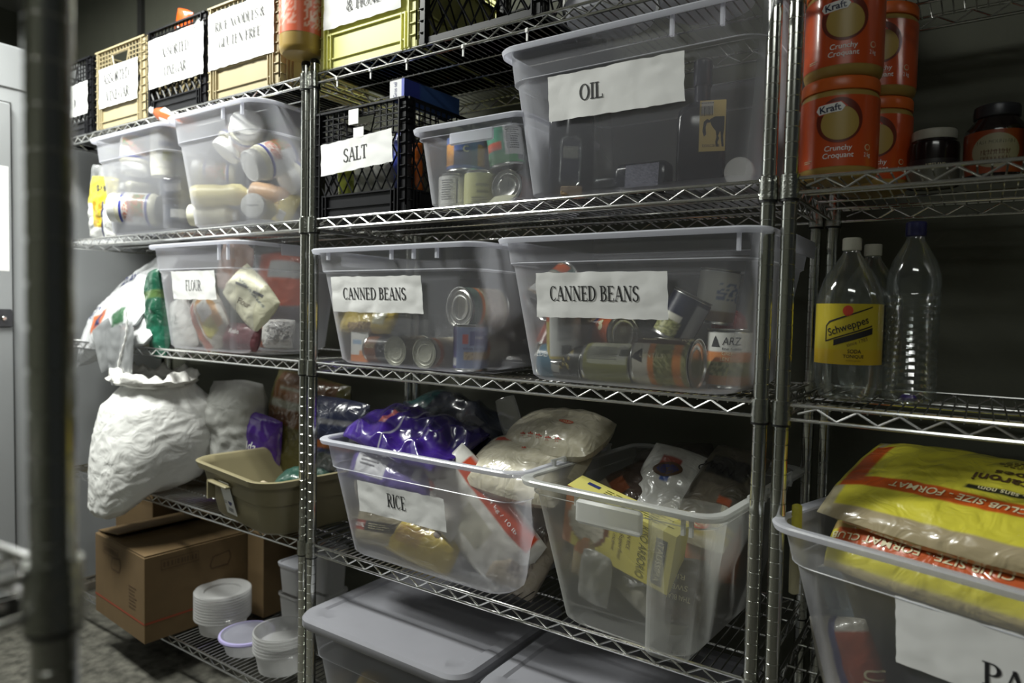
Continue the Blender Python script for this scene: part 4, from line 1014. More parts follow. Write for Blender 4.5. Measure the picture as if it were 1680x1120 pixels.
can('bean_can','can lying with its cream end facing front, left of the pair', frame((.277,.125,Z3+.040),(.0,-1,0),(0,0,1)), .0365,.10, art((.10,.08,.05)),lid='can_cream', group=None)
can('bean_can','can lying with its cream end facing front, right of the pair', frame((.379,.118,Z3+.040),(.0,-1,0),(0,0,1)), .0365,.10, art((.45,.40,.30),(0,1,.7,.85,(.5,.14,.03))),lid='can_cream')
can('bean_can','large can of white beans lying on top, its metal end facing front', frame((.478,.17,Z3+.150),(-.22,-.97,-.0),(.6,-.2,.7)), .050,.115, art((.50,.45,.32),(0,1,.75,1,(.10,.14,.12)),(0,1,.68,.75,(.62,.18,.03)),(.2,.9,.1,.6,(.48,.40,.28),(.28,.20,.13),50)))
can('bean_can','standing blue and purple kidney bean can in the first tote', frame((.483,.065,Z3+.004)), .041,.108, art((.22,.26,.42),(0,.36,0,1,(.07,.06,.24)),(.25,.36,.04,.26,(.6,.6,.62)),(.42,.48,.6,.82,(.5,.08,.05)),(.5,.66,.55,.9,(.05,.05,.22)),(.44,.74,.22,.4,(.50,.38,.22),(.36,.25,.14),60)), text=[(sans('kidney beans',.045,.008),(.006,.052),'ink_navy',0),(lines2(.02,.006,2),(.02,.078),'ink_white',0)])
can('bean_can','can lying behind with dark lid and orange rim in the first tote', frame((0.433,0.250,1.141),(-.1,-1,0),(0,0,1)), .038,.10, art((.45,.45,.4),(0,1,.8,1,(.5,.18,.06))),lid='dark_lid')
bag('bean_bag','dark mesh bag at the back right of the first bean tote', basis((.47,.30,Z3+.07),(1,0,.2),(0,-.8,.6)), .10,.10,.06, art((.03,.03,.025),(0,1,0,1,(.10,.10,.08),(.02,.02,.02),40)), 'print_film', 84,.01,'bag')
# second tote
can('bean_can','can of white beans leaning steeply at the upper left of the second tote', frame((0.665,0.060,1.249),dv(.72,.62,-.30),(-.2,-.7,.7)), .041,.115, art((.55,.52,.42),(0,1,.0,.42,(.56,.52,.44),(.30,.22,.16),46),(.0,.42,.5,.72,(.60,.56,.24)),(0,1,.72,1,(.10,.20,.18)),(.3,.62,.76,.98,(.50,.10,.03)),(.45,.8,.05,.45,(.70,.70,.68))), text=[(sans('CO',.014),(.0,.104),'ink_cream',0)])
can('bean_can','red can with its grey base facing down at the left of the second tote', frame((0.676,0.100,1.146),(.18,.50,.85)), .037,.085, art((.42,.07,.03),(0,1,.8,1,(.55,.35,.1))))
can('bean_can','upright can showing a white nutrition panel and barcode', frame((0.744,0.055,1.133),(-.04,0,1)), .037,.112, art((.42,.34,.08),(.0,1,.8,1,(.42,.08,.03)),(.36,.72,.05,1,(.56,.57,.55)),(.46,.62,.04,.22,(.40,.42,.42))), text=[(lines2(.034,.055,14,5),(.004,.072),'ink_grey',0),(bars2(.020,.018,12,7),(.006,.026),'ink_black',0)])
can('bean_can','orange-red mixed bean can lying with its shiny end to the right', frame((0.761,0.150,1.187),(.86,-.45,.05),(-.2,-.7,.6)), .043,.118, art((.46,.10,.03),(0,1,.0,.42,(.40,.30,.18),(.20,.12,.06),36),(0,1,.42,.52,NAVY),(.0,.3,.0,1,(.44,.36,.06))), text=[(sans('shonya',.045,.011),(.0,.056),'ink_white',1.571),(ell2(.007,.007),(.0,.080),'ink_cream',0),(ell2(.007,.007),(.012,.086),'ink_cream',0)])
can('bean_can','blue can of black beans lying at the lower left of the second tote', frame((.69,.058,Z3+.040),(1,0,-.03),(0,-1,.5)), .0375,.112, art((.02,.02,.015),(0,1,.0,.36,(.06,.16,.24)),(.38,.66,.36,.56,(.50,.50,.46)),(.42,.62,.56,.82,(.36,.28,.08),(.03,.03,.02),30)), text=[(sans('EDEN',.034,.012),(.0,.022),'ink_white',1.571),(sans('BLACK',.03,.008),(.008,.056),'ink_black',1.571),(sans('BEANS',.03,.008),(-.004,.066),'ink_black',1.571)])
can('bean_can','olive can with a pale nutrition panel lying at the front of the second tote', frame((.803,.058,Z3+.044),(1,0,0),(0,-1,.4)), .040,.110, art((.26,.26,.09),(.30,.56,.08,.98,(.46,.47,.36)),(.36,.52,.74,.94,(.52,.52,.46))), text=[(lines2(.07,.03,9,9),(-.008,.048),'ink_grey',1.571),(bars2(.020,.016,12,8),(-.010,.096),'ink_black',1.571)])
can('lentil_can','large lentil can lying with orange bands, shiny end to the right', frame((.914,.064,Z3+.052),(1,-.03,-.0),(.05,-1,.62)), .0475,.122, art((.60,.58,.50),(0,1,.30,.42,(.66,.24,.06)),(0,1,.76,.90,(.66,.24,.06)),(0,1,.42,.76,LEN,LEN2,40),(0,1,.90,1,LEN,LEN2,40),(.16,.455,.0,.96,(.060,.035,.025)),(.0,.16,.42,.76,LEN,LEN2,40)),
    text=[(poly2([(-.012,0),(.012,0),(.004,.01),(.009,.01),(.0,.026),(-.009,.01),(-.004,.01)]),(.022,.015),'ink_black',1.2),(sans('LENTILS',.05,.009),(.012,.046),'ink_cream',1.571),(sans('VOTRE',.03,.008),(-.03,.110),'ink_cream',1.571),(sans('lentils',.03,.008),(-.03,.03),'ink_cream',1.571)])
can('lentil_can','green lentil can standing upright at the right end of the second tote', frame((1.068,.150,Z3+.004)), .0435,.114, art(LEN,(0,1,.64,1,(.66,.66,.62)),(0,1,.44,.64,(.62,.24,.08)),(0,1,.0,.16,(.50,.26,.12)),(0,1,.16,.44,LEN,LEN2,40)),
    text=[(sans('ARZ',.036,.015,.15,.0),(.004,.092),'ink_black',0),(poly2([(-.010,0),(.010,0),(.004,.007),(.007,.007),(.002,.013),(.005,.013),(0,.022),(-.005,.013),(-.002,.013),(-.007,.007),(-.004,.007)]),(-.028,.080),'ink_black',0),(sans('fine foods',.036,.005),(.004,.077),'ink_black',0),(sans('GREEN',.028,.007),(.0,.068),'ink_cream',0),(sans('LENTILS',.034,.007),(.0,.057),'ink_cream',0)])
can('bean_can','dark navy can with lentil picture leaning behind the lying lentil can', frame((0.952,0.130,1.187),(.40,.12,.85),(-.3,-1,.1)), .042,.10, art((.012,.016,.04),(.3,.62,.0,.36,LEN,LEN2,36),(.42,.60,.36,.50,(.55,.54,.46)),(.66,.8,.0,.9,(.30,.31,.33)),(.3,.4,.36,.6,(.45,.36,.06))))
can('bean_can','tall pale can leaning at the back right of the second tote', frame((1.004,0.240,1.221),(.12,.0,1)), .042,.115, art((.44,.44,.40),(.5,.75,.4,.8,(.12,.15,.25),(.44,.44,.40),30),(0,1,0,.2,(.25,.18,.12))))
can('bean_can','can with red end at the right wall of the second tote', frame((1.028,0.330,1.196),(.1,-.9,.2),(0,0,1)), .036,.09, art((.45,.42,.38)),lid='print_red' if 'print_red' in MATS else pmat('print_red',(.42,.07,.05),.4).name)
can('bean_can','small can lying under the navy can at the back of the second tote', frame((.90,.24,Z3+.042),(1,0,0),(0,-1,.3)), .038,.10, art((.25,.07,.03),(0,1,.3,.6,(.5,.45,.3))))

# ================================================================== fourth shelf, middle unit: rice
rw = (.50,.34,.303,.615,.425)
t = tote('storage_tote', 'clear tote labelled RICE overflowing with rice bags', Matrix.Translation((.385,.175,Z4)), *rw, rc=.05, ledge=.76)
sign(t, wally(*rw), -.040,.170,.283,.080, [('RICE',.062,.034,-.01,.006,'ink_black')], seed=91)
bag('rice_bag','shiny crinkled purple rice bag lying on top of the RICE tote', basis((.265,.11,Z4+.305),(1,-.10,-.12),(.0,-.35,1)), .37,.21,.075, art((.035,.012,.17),(.44,.455,0,1,(.4,.4,.45)),(.0,.12,.0,.5,(.06,.025,.26)),(.46,1,.5,1,(.02,.012,.10)),(.3,.36,.3,.6,(.4,.1,.1))), 'print_foil', 92,.016,'rice bag', scale=7, ridge=15, nu=90, nv=60)
bag('rice_bag','black and navy rice bag behind the purple bag in the RICE tote', basis((.30,.28,Z4+.315),(1,-.05,-.16),(0,-.3,1)), .44,.20,.11, art((.015,.018,.03),(.0,.25,.3,.8,(.01,.05,.05)),(.55,.72,.3,.4,(.12,.12,.13))), 'print_foil', 93,.014,'rice bag', ridge=12, nu=70, nv=46)
bag('rice_bag','purple and silver rice bag inside the RICE tote under the rim', basis((.24,.065,Z4+.225),(1,0,-.05),(0,-.85,.5)), .30,.11,.07, art((.10,.07,.26),(.12,.5,.15,.85,(.50,.50,.52)),(.12,.5,.8,.85,(.5,.1,.05)),(.8,.88,.3,.6,(.6,.6,.65))), 'print_film', 94,.006,'rice bag', text=[(lines2(.07,.03,3,4),(-.06,0),'ink_grey',0)])
CREAM2=(.58,.54,.42)
SPOT = art(CREAM2,(0,1,0,1,(.60,.56,.44),(.55,.51,.38),90))
bag('rice_bag','clear bag of white rice with red characters, topmost at the right of the RICE tote', basis((.645,.21,Z4+.345),(1,-.10,.02),(.0,-.42,1)), .27,.185,.095, SPOT, 'print_film', 95,.005,'rice bag', pinch=.2,
    text=[(sans('* * * * *',.13,.012,0,.03),(.0,-.072),'ink_red',0),(ell2(.02,.006),(.045,-.015),'ink_red',0),(ell2(.0165,.0042),(.045,-.015),'ink_cream',0),(sans('NEW CROP',.018,.004),(.045,-.015),'ink_red',0)])
bag('film_wrapper','clear loose end of the rice bag standing up above the RICE tote', basis((.505,.20,Z4+.375),(-.35,0,1),(.2,-1,0)), .10,.06,.008, None,'clear_film',96,.006,'plastic wrap',solo=True)
bag('rice_bag','clear rice bag with red and green print below the topmost clear bag', basis((.60,.13,Z4+.265),(1,-.05,-.05),(.0,-.5,.9)), .29,.19,.10, SPOT, 'print_film', 97,.005,'rice bag',
    text=[(sans('#####',.06,.018,0,.03),(-.075,.045),'ink_red',0),(sans('NET WT',.05,.007),(-.03,.07),'ink_red',0),(ell2(.04,.012,9),(.03,.04),pmat('ink_green',(.02,.12,.03),.5).name,-.2),(sans('*',.014,None,0,.03),(.0,.02),'ink_red',0)])
bag('rice_bag','large white rice bag with a red band down its right edge', basis((.500,.095,Z4+.137),(.74,.06,-.67),(-.0,-1,-.1)), .33,.225,.075,
    art((.66,.65,.60),(0,1,.0,.09,(.66,.64,.58)),(.12,1,.80,.99,(.50,.06,.02)),(.92,1,.7,1,(.62,.60,.55)),(.38,.66,.32,.66,(.46,.45,.36))), 'print_gloss', 98,.003,'rice bag', nu=60,nv=40,
    text=[(sans('4.54 kg / 10 lb',.13,.011),(.03,.082),'ink_white',0)])
bag('rice_bag','white rice bag with slanting lettering behind the RICE sign', basis((.375,.075,Z4+.195),(.80,.0,-.55),(-.1,-1,.25)), .24,.15,.06, art((.66,.64,.60),(.0,.3,.85,1,(.5,.08,.03))), 'print_gloss', 99,.004,'rice bag',
    text=[(sans('estern family',.14,.014),(.0,.035),'ink_black',.9),(ell2(.02,.014),(-.01,.01),'ink_red',.3)])
bag('rice_bag','tan rice bag with red stripe reading ROYAL in the lower left of the RICE tote', basis((.195,.075,Z4+.075),(1,0,.10),(0,-.95,.35)), .175,.125,.08, art((.42,.37,.25),(.0,.35,.28,.48,(.35,.04,.02)),(.35,.9,.28,.48,(.05,.045,.04)),(.2,.8,.6,.72,(.42,.37,.25),(.25,.2,.12),60)), 'print_film', 100,.006,'rice bag',
    text=[(sans('ROYAL',.045,.012,0,.01),(-.048,-.014),'ink_white',0),(lines2(.075,.016,3,2),(.025,-.014),'ink_cream',0)])
bag('rice_bag','small tan bag above the ROYAL bag at the left of the RICE tote', basis((.135,.085,Z4+.165),(1,0,.25),(0,-.95,.2)), .11,.09,.06, art((.40,.36,.26)), 'print_film', 101,.005,'rice bag')
bag('rice_bag','yellow bag lying at the bottom of the RICE tote', basis((.33,.075,Z4+.052),(1,0,-.12),(0,-.85,.5)), .235,.11,.07, art((.50,.37,.03),(.25,.6,.3,.7,(.45,.30,.04),(.33,.18,.03),50)), 'print_film', 102,.006,'rice bag', text=[(sans('Club',.05,.014,.2),(-.0,.035),'ink_brown',-.1),(ell2(.01,.008),(.055,.03),'ink_brown',0)])
bag('rice_bag','brown speckled bag at the right rear of the RICE tote', basis((.62,.13,Z4+.08),(.3,.4,.9),(.5,-1,0)), .22,.13,.08, art((.36,.31,.24),(.2,.8,.3,.7,(.30,.26,.22),(.15,.12,.10),80)), 'print_film', 103,.006,'rice bag')

# arborio tote, short side to the front
aw = (.285,.40,.300,.40,.50)
AM = Matrix.Translation((.936,.185,Z4)) @ Matrix.Rotation(math.radians(-4),4,'Z')
t = tote('storage_tote', 'clear tote with short side out holding a yellow rice box, beside the right post', AM, *aw, rc=.045, ledge=.9, handles=False, plastic='tote_plastic_warm', rim='tote_rim_warm', rimw=.016, ribs=((-.07,.02),(.15,.03),(.165,.03)))
m = MB(); hy = .25
m.box(-.065,.075,-hy-.020,-hy-.006,.238,.286,bev=.006); m.build('front_grip','tote_rim_warm',t)
for s in (-1,1):
    m = MB()
    for k in range(7): y = -.12+.04*k; m.box(s*.218-.004,s*.218+.004,y-.004,y+.004,.285,.312)
    m.tube([(s*.218,-.13,.312),(s*.218,.13,.312)],.003,6); m.build('hinge_rail','tote_rim_warm',t)
m = MB(); m.loft([rrect(.10,-.155,.042,.072,.03,6,.01),rrect(.128,-.18,.055,.082,.035,6,.28)]); m.build('corner_column','tote_plastic_warm',t)
def arborio():
    Mx = AM @ Matrix.Translation((-.040,-.125,.190)) @ Matrix.Rotation(math.radians(13),4,'Y') @ Matrix.Rotation(math.radians(12),4,'X')
    t = thing('rice_box','yellow arborio rice box lying tilted across the short-side tote','box',Mx)
    w,d,h = .255,.055,.135
    m = MB(); m.ink=[]; vs=[]; fs=[]; n=40
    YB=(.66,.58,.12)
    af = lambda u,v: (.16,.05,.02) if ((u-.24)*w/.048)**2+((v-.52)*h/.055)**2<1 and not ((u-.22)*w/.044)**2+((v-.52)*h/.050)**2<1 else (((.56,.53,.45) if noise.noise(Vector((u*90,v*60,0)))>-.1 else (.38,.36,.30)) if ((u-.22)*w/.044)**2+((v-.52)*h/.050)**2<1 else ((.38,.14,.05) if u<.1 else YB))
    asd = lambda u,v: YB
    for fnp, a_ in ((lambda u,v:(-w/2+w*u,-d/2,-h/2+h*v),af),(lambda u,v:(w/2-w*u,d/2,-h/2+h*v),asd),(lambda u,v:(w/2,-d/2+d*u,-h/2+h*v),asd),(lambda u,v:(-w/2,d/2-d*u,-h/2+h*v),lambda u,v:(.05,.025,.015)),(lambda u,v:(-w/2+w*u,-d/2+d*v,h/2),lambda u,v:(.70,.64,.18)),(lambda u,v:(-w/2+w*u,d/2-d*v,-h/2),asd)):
        o=len(vs)
        for i in range(n+1):
            for j in range(n+1): vs.append(fnp(j/n,i/n)); m.ink.append(a_(j/n,i/n))
        for i in range(n):
            for j in range(n): a=o+i*(n+1)+j; fs.append((a,a+1,a+n+2,a+n+1))
    m.add(vs,fs); b=m.build('carton','print_paper',t,smooth=0)
    F=lambda x,y:(x,-d/2-.0007,y); T=lambda x,y:(x,y,h/2+.0007); Lf=lambda x,y:(-w/2-.0007,-x,y)
    put(sans('RISO ARBORIO',.12,.018,.15),F,'lettering',pmat('ink_olive',(.16,.15,.03),.5).name,b,(.062,-.0),-1.571)
    put(rect2(.105,.024),F,'lettering_panel','ink_black',b,(.100,-.004),-1.571)
    put(sans('ITALISSIMA',.09,.013),lambda x,y:(x,-d/2-.0014,y),'lettering','ink_cream',b,(.100,-.004),-1.571)
    put(sans('ITALIAN RICE',.06,.008),F,'lettering','ink_brown',b,(.030,.02),-1.571)
    put(sans('Riz Superfino',.085,.012,.25),F,'lettering','ink_brown',b,(.012,.0),-1.571)
    put(sans('A LA ITALIENNE',.06,.006),F,'lettering','ink_brown',b,(-.004,.0),-1.571)
    put(lines2(.17,.035,5,3),T,'lettering','ink_olive',b,(.03,.0)); put(rect2(.03,.010),T,'lettering_panel','ink_navy',b,(-.085,.01))
    put(sans('1 kg',.03,.016),Lf,'lettering','ink_white',b,(.0,.035))
arborio()
bag('rice_bag','clear sushi rice bag with red and blue print standing in the short-side tote', AM @ basis((-.040,.05,.232),(.12,.60,.76),(.05,-1,.80)), .25,.15,.06, art((.60,.60,.57),(.70,.95,.15,.85,(.50,.50,.48)),(.72,.86,.35,.7,(.28,.07,.05)),(.60,.68,.42,.56,(.05,.10,.35)),(.28,.42,.0,1,(.62,.62,.60))), 'print_film', 111,.006,'rice bag',
    text=[(sans('SHIKI',.085,.030,0,.02),(-.070,.015),'ink_red',-1.571),(sans('PERFECT FOR',.05,.006),(-.078,-.045),'ink_navy',-1.571),(sans('SUSHI RICE',.06,.010,0,.01),(-.092,-.045),'ink_navy',-1.571),(ell2(.036,.018),(.055,0),'ink_brown',-1.3),(ell2(.028,.012),(.0555,0),'ink_navy',-1.3)])
bag('rice_bag','black rice bag with gold bands at the right rear of the short-side tote', AM @ basis((.105,.03,.262),(.1,.75,.62),(.12,-.8,.9)), .26,.13,.07, art((.10,.09,.07),(.05,.12,0,1,(.44,.34,.05)),(.15,.20,0,1,(.44,.34,.05)),(.6,.8,.15,.85,(.03,.03,.03)),(.3,.5,.4,.8,(.16,.14,.11)),(.35,.42,.2,.4,(.40,.10,.04)),(.0,.05,0,1,(.5,.45,.32))), 'print_film', 112,.006,'rice bag',
    text=[(ell2(.014,.020),(-.092,.0),'ink_red',0),(ell2(.010,.016),(-.0925,.0),'ink_cream',0),(sans('NUVO',.09,.02),(.05,.03),'ink_black',1.4)])
bag('rice_bag','brown bag with dark wrapper lying at the left behind the yellow box', AM @ basis((-.12,.04,.235),(.5,.5,.35),(-.2,-.8,.8)), .18,.12,.05, art((.07,.05,.04),(.0,.3,0,1,(.36,.30,.22)),(.3,.5,.3,.7,(.3,.1,.05))), 'print_film', 113,.007,'rice bag')
bag('rice_bag','dark textured bag at the back of the short-side tote', AM @ basis((-.06,.14,.275),(1,.2,.25),(0,-.6,1)), .20,.16,.06, art((.05,.045,.04),(0,1,.3,.6,(.10,.09,.08))), 'print_film', 114,.006,'rice bag')
bag('rice_bag','tan bag upright at the left front inside the short-side tote', AM @ basis((-.115,-.12,.165),(.12,0,1),(.0,-1,.0)), .20,.085,.05, art((.34,.27,.15),(.3,.5,.4,1,(.36,.13,.04))), 'print_film', 115,.005,'rice bag')
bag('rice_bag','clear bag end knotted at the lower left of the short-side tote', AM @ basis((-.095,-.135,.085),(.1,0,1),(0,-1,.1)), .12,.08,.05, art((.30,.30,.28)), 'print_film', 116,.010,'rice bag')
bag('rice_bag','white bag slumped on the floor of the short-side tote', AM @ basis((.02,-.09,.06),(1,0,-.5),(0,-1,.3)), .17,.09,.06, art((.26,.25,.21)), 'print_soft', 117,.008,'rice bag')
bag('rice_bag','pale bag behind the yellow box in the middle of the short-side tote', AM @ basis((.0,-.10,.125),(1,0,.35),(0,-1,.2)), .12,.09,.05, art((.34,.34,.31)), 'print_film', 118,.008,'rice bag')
bag('rice_bag','orange bag against the right wall of the short-side tote', AM @ basis((.105,.0,.16),(0,.2,1),(.6,-1,0)), .14,.11,.05, art((.50,.15,.04)), 'print_film', 119,.006,'rice bag')
bag('rice_bag','dark plum bag with pale lettering low at the right of the short-side tote', AM @ basis((.075,-.10,.09),(1,.2,.1),(.1,-1,.2)), .13,.13,.05, art((.06,.035,.035)), 'print_film', 120,.006,'rice bag', text=[(sans('RICE',.04,.010),(0,.03),'ink_cream',3.0),(sans('SWEET',.05,.010),(0,.01),'ink_cream',3.0),(sans('THAI BLACK',.06,.010),(0,-.01),'ink_cream',3.0)])

# ================================================================== bottom shelf, middle unit: lidded totes
def lidded(label, x, w, seed):
    M = Matrix.Translation((x,.135,Z5)); bw = (w*.82,.33,.285,w*.93,.42)
    t = tote('lidded_tote', label, M, *bw, rc=.05, plastic='tote_plastic', handles=False, ledge=.70)
    tw, td = w, .47; m = MB()
    R = lambda hx,hy,r,z: rrect(0,0,hx,hy,r,7,z)
    m.loft([R(tw/2-.004,td/2-.004,.05,.278),R(tw/2,td/2,.052,.284),R(tw/2,td/2,.052,.300),R(tw/2-.006,td/2-.006,.05,.308),R(tw/2-.02,td/2-.02,.045,.3085),R(tw/2-.035,td/2-.035,.04,.3085),R(tw/2-.042,td/2-.042,.04,.303),R(tw/2-.07,td/2-.07,.03,.303)],True,True)
    m.build('lid','lid_grey',t,smooth=35); return t
lidded('storage tote with grey lid on the bottom shelf under the RICE tote', .325,.545,1)
lidded('storage tote with grey lid on the bottom shelf near the right post', .895,.545,2)
for k, (x_, c_) in enumerate(((.17,(.40,.28,.08)),(.27,(.36,.25,.10)),(.37,(.28,.20,.08)))):
    bag('produce_bag','yellowish bag inside the grey-lidded tote under the rice', basis((x_,.06,Z5+.07),(1,0,.1),(0,-.8,.6)), .10,.10,.07, art(c_), 'print_soft', 130+k,.008,'bag','bags in the grey-lidded tote',nu=20,nv=16,solo=True)
carton('purple_box','dark purple box standing behind the grey lid beside the left post', Matrix.Translation((.075,.38,Z5+.0)), .09,.05,.40, art((.03,.02,.06)))

# ================================================================== right unit
pmat('kraft_lid',(.62,.12,.015),.35)
def kraft(label, loc, grp=None, detail=True):
    r, h = .0625, .166; OR=(.55,.075,.012)
    t = jar('peanut_butter_jar', label, frame(loc), r, h, 'peanut_butter','kraft_lid', .0615,.022,
        lambda u,v: OR, (.10,.80), neck=.05)
    pmat('kraft_orange',(.55,.075,.012),.35)
    fn = cylmap(r,0,.0013); fn2 = cylmap(r,0,.0019); fn3 = cylmap(r,0,.0025)
    if detail:
        put(ell2(.036,.037,40),fn,'printed_disc',pmat('disc_maroon',(.14,.02,.008),.4).name,t,(.0,.092)); put(ell2(.029,.028,40),fn2,'printed_disc',pmat('disc_gold',(.42,.29,.07),.4).name,t,(.001,.087))
        # logo plate
        put(([(-.024,0),(-.019,.009),(.018,.009),(.026,0),(.018,-.009),(-.019,-.009)],[(0,5,4,3,2,1)]),fn2,'logo_plate','ink_red',t,(-.014,.112),.10)
        put(([(-.022,0),(-.0175,.0075),(.0165,.0075),(.0225,0),(.0165,-.0075),(-.0175,-.0075)],[(0,5,4,3,2,1)]),fn3,'logo_plate','ink_white',t,(-.014,.112),.10)
        put(sans('Kraft',.032,.0115,0,.02),cylmap(r,0,.0031),'lettering',pmat('ink_blueblack',(.01,.012,.05),.4).name,t,(-.014,.112),.10)
        put(sans('Crunchy',.042,.0115,.1,.01),fn,'lettering','ink_white',t,(.0,.045),.03); put(sans('Croquant',.047,.0115,.1,.01),fn,'lettering','ink_white',t,(.0,.033),.03)
        put(sans('2 kg',.012,.009),fn,'lettering','ink_white',t,(.047,.034)); put(lines2(.018,.006,2,3),fn,'lettering','ink_cream',t,(-.05,.028))
        put(ell2(.0052,.0052,20),fn,'seal',  'ink_cream',t,(.047,.047)); put(ell2(.0040,.0040,20),fn2,'seal','kraft_orange',t,(.047,.047))
    return t
kraft('orange peanut butter jar, lower of the two stacked by the post', (1.262,.09,Z2))
kraft('orange peanut butter jar, stacked upper jar by the post', (1.264,.092,Z2+.167))
kraft('lower orange peanut butter jar behind the front stack', (1.30,.24,Z2), detail=True)
kraft('upper orange peanut butter jar behind the front stack', (1.302,.24,Z2+.167), detail=True)
pmat('dark_spread',(.012,.008,.008),.15)
jar('spread_jar','dark spread jar with a white lid on the right unit', frame((1.398,.215,Z2)), .040,.098,'dark_spread',pmat('dull_white_cap',(.34,.33,.28),.5).name,.035,.017, art((.10,.10,.08),(.0,1,.75,1,(.02,.018,.02))),(.0,.45), text=[(rect2(.034,.009),(.004,.033),'ink_black',0),(sans('KIRKLAND',.03,.0055),(.004,.033),'ink_cream',0)])
jar('fruit_jar','larger dark jar with a red label and black lid on the right unit', frame((1.488,.19,Z2)), .045,.122,'dark_spread','dark_lid',.033,.02, art((.20,.035,.01)),(.05,.62), neck=.22,
    text=[(ell2(.034,.028,30),(0,.042),pmat('dull_cream',(.22,.20,.13),.5).name,0),(rect2(.040,.020,8),(.0,.034),'ink_brown',0),(sans('EAST MOUNTAIN',.052,.006),(0,.056),'ink_black',0)])
MATS['ink_brown'] = MATS['ink_brown']
jar('condiment_jar','jar with yellow-green label at the right edge of the frame', frame((1.575,.13,Z2)), .048,.13,'dark_spread','dark_lid',.045,.02, art((.42,.46,.03)),(.05,.8), text=[(lines2(.03,.006,1,3),(-.02,.02),'ink_black',0)])
bag('dark_bag','dark bags on the high shelf at the right', basis((1.47,.25,1.85+.09),(1,0,.1),(0,-.8,.5)), .40,.22,.14, art((.03,.03,.03)), 'print_film', 141,.012,'bag',solo=True)

def soda(label, loc, fn, text, grp=None):
    p = [(.012,.010),(.030,.0),(.044,.006),(.052,.03),(.0535,.06),(.0535,.172),(.052,.185),(.043,.215),(.028,.238),(.016,.256),(.0135,.262),(.0135,.270)]
    return bottle('soda_bottle', label, frame(loc), p, 'clear_bottle', pmat('soda_cap',(.46,.45,.38),.5).name, [(.0145,.264),(.0155,.266),(.0155,.284),(.014,.286)], fn=fn, lab=(.066,.170), rl=.0537, text=text, seg=40)
YS=(.52,.42,.03)
soda('clear soda tonic bottle with a yellow label and white cap', (1.287,.115,Z3), art(YS,(0,1,0,.25,(.55,.38,.02))), [
    (([(-.040,-.024),(-.040,.004),(-.034,.012),(.036,.038),(.036,.036),(-.033,.0095),(-.0385,.003),(-.0385,-.0215),(.036,.006),(.036,.0035)],[(0,1,2,5,6,7),(2,3,4,5),(0,7,8,9)]),(.002,.128),'ink_black',0),
    (sans('Schweppes',.068,.017,.1,.012),(-.001,.130),'ink_black',.36),
    (([(-.026,-.018),(-.026,-.008),(.036,.014),(.036,.003)],[(0,3,2,1)]),(.003,.116),'ink_black',0),
    (sans('since 1783',.034,.006),(.014,.105),'ink_brown',.35),
    (ell2(.008,.009),(-.002,.158),'ink_red',0),
    (sans('SODA',.021,.0066,0,.012),(.010,.089),'ink_black',0),(sans('TONIQUE',.032,.0066,0,.012),(.009,.080),'ink_black',0),(sans('contient quinine',.022,.003),(.009,.073),'ink_brown',0)])
soda('second soda bottle with a dark label standing behind the tonic bottle', (1.305,.245,Z3), art((.025,.022,.02)), [])
p = [(.010,.012),(.028,.0),(.040,.005)]
for k in range(15): p += [(.0425,.012+k*.0125),(.0405,.018+k*.0125)]
p += [(.042,.205),(.041,.222),(.034,.245),(.022,.268),(.0145,.282),(.0135,.29),(.0135,.297)]
pmat('navy_cap',(.02,.02,.10),.4)
b = bottle('water_bottle','empty ribbed clear plastic bottle with a dark blue cap', frame((1.381,.15,Z3)), p, 'clear_bottle','navy_cap',[(.0145,.288),(.016,.29),(.016,.311),(.0145,.313)], seg=40)
MB().lathe([(.012,.004),(.016,.006),(.010,.014)],20).build('blue_base_dot','purple_cap',b)

pw = (.46,.33,.30,.58,.43)
PM = Matrix.Translation((1.548,.08,Z4)) @ Matrix.Rotation(math.radians(-17),4,'Z')
t = tote('storage_tote', 'clear tote labelled PASTA at the lower right, heaped with yellow pasta bags', PM, *pw, rc=.055, ledge=.78)
sign(t, wally(*pw), .052,.185,.30,.105, [('PASTA',.125,.034,.022,-.018,'ink_black')], seed=151, rot=0)
YP=(.68,.62,.06)
MAC = art(YP,(0,1,.0,.09,(.40,.33,.20)),(0,.05,0,1,(.45,.40,.26)),(.0,1,.30,.40,(.58,.10,.015)),(0,.03,.30,.95,YP),(.03,.09,.36,.86,(.58,.10,.015)),(.40,.72,.455,.515,(.03,.03,.02)))
bag('pasta_bag','yellow macaroni bag with an orange-red stripe on top of the PASTA tote', PM @ basis((-.025,.0,.345),(1,.0,-.03),(.0,-.42,1)), .50,.27,.075, MAC, 'print_film', 152,.006,'pasta bag', nu=90,nv=60, scale=7,
    text=[(sans('CLUB SIZE - FORMAT',.20,.015,.15,.014),(-.055,-.041),'ink_cream',pi),(sans('macaroni',.115,.022,0,.02),(.005,.026),'ink_brown',pi),(sans('coupes',.09,.018,0,.015),(.015,.055),'ink_brown',pi),(sans('no name - sans nom',.12,.008,0,.01),(.025,-.004),'ink_cream',pi),(lines2(.08,.022,4,6),(-.0,.082),'ink_brown',pi)])
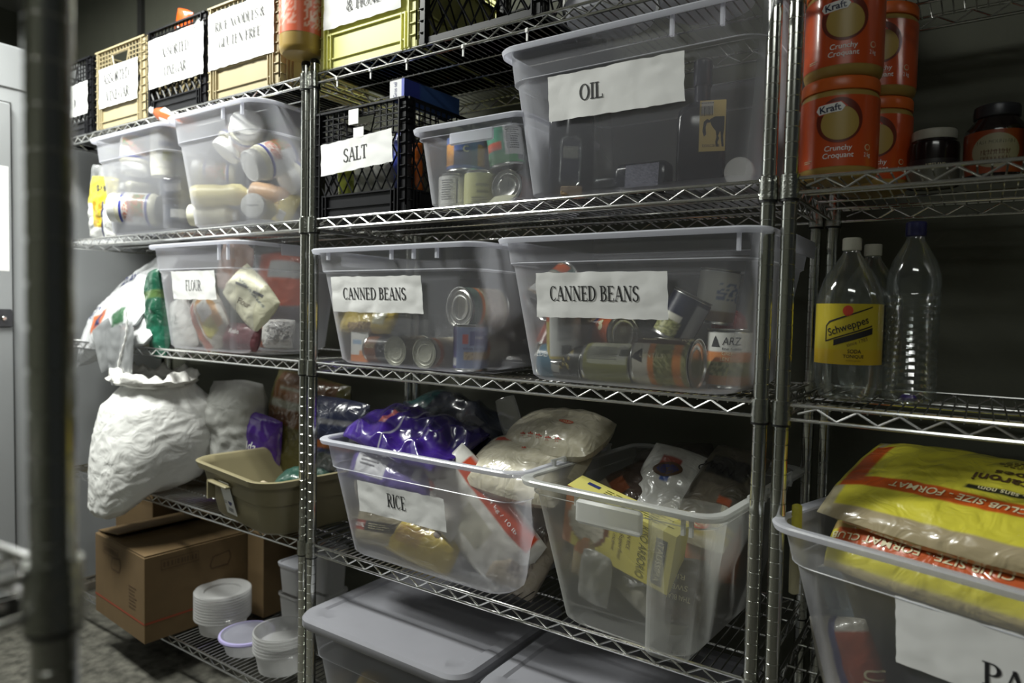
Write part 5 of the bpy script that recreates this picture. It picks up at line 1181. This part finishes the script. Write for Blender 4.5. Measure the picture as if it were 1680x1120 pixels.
bag('pasta_bag','yellow spaghetti bag with an orange-red stripe beneath the macaroni bag', PM @ basis((-.02,-.070,.262),(1,.0,-.02),(.0,-.80,.7)), .48,.15,.085, art(YP,(0,.1,.5,1,(.52,.38,.14)),(.03,1,.30,.52,(.55,.10,.02)),(.6,.95,.80,.92,(.03,.03,.02)),(0,1,0,.06,(.5,.42,.2))), 'print_film', 153,.005,'pasta bag', nu=70,nv=36,
    text=[(sans('CLUB SIZE - FORMAT CLUB',.27,.013,.1,.012),(-.095,-.015),'ink_cream',pi),(sans('spaghetti',.10,.02,0,.012),(.0,.03),'ink_red',pi),(sans('no name sans nom',.11,.007,0,.01),(.06,.062),'ink_cream',pi)])
carton('noodle_box','small white and blue box leaning at the left wall of the PASTA tote', PM @ Matrix.Translation((-.215,-.10,.135)) @ Matrix.Rotation(-.35,4,'Y'), .042,.03,.085, art((.22,.27,.32)), side=art((.5,.5,.46)), text=[(sans('SOBAYA',.055,.012),(-.004,0),'ink_navy',1.571,'f'),(lines2(.05,.01,3),(.012,0),'ink_grey',1.571,'f')])
bag('pasta_bag','clear and red pasta bag in the lower left of the PASTA tote', PM @ basis((-.195,-.115,.045),(.35,0,-1),(-.1,-1,.1)), .19,.11,.06, art((.45,.43,.38),(0,1,.42,.55,(.05,.06,.18)),(.1,.95,.55,1,(.34,.06,.02))), 'print_film', 154,.006,'pasta bag', text=[(sans('UNICO',.08,.022,0,.012),(.02,.034),'ink_cream',1.2-1.571)])
bag('pasta_bag','dark green pasta bag filling the middle of the PASTA tote', PM @ basis((.02,-.04,.14),(1,0,0),(0,-1,.2)), .40,.22,.10, art((.010,.022,.020),(.2,.3,.3,.5,(.16,.16,.12)),(.6,.8,.6,.9,(.01,.07,.045))), 'print_film', 155,.010,'pasta bag')
bag('pasta_bag','dark bag lying on the floor of the PASTA tote', PM @ basis((.0,-.06,.045),(1,0,0),(0,-.9,.5)), .36,.14,.08, art((.02,.02,.03)), 'print_film', 156,.008,'pasta bag')
bag('paper_scrap','yellow and white scrap wedged beside the post above the PASTA tote', basis((1.232,.02,Z4+.24),(0,0,1),(.3,-1,0)), .16,.018,.012, art((.50,.46,.30),(.7,1,0,1,(.55,.50,.05))), 'print_film', 157,.003,'wrapper',solo=True,nu=24,nv=6)
for _o in list(bpy.data.objects):
    if _o.parent is None and 'label' in _o and len(_o['label'].split()) > 16: print('LONG', _o['label'])
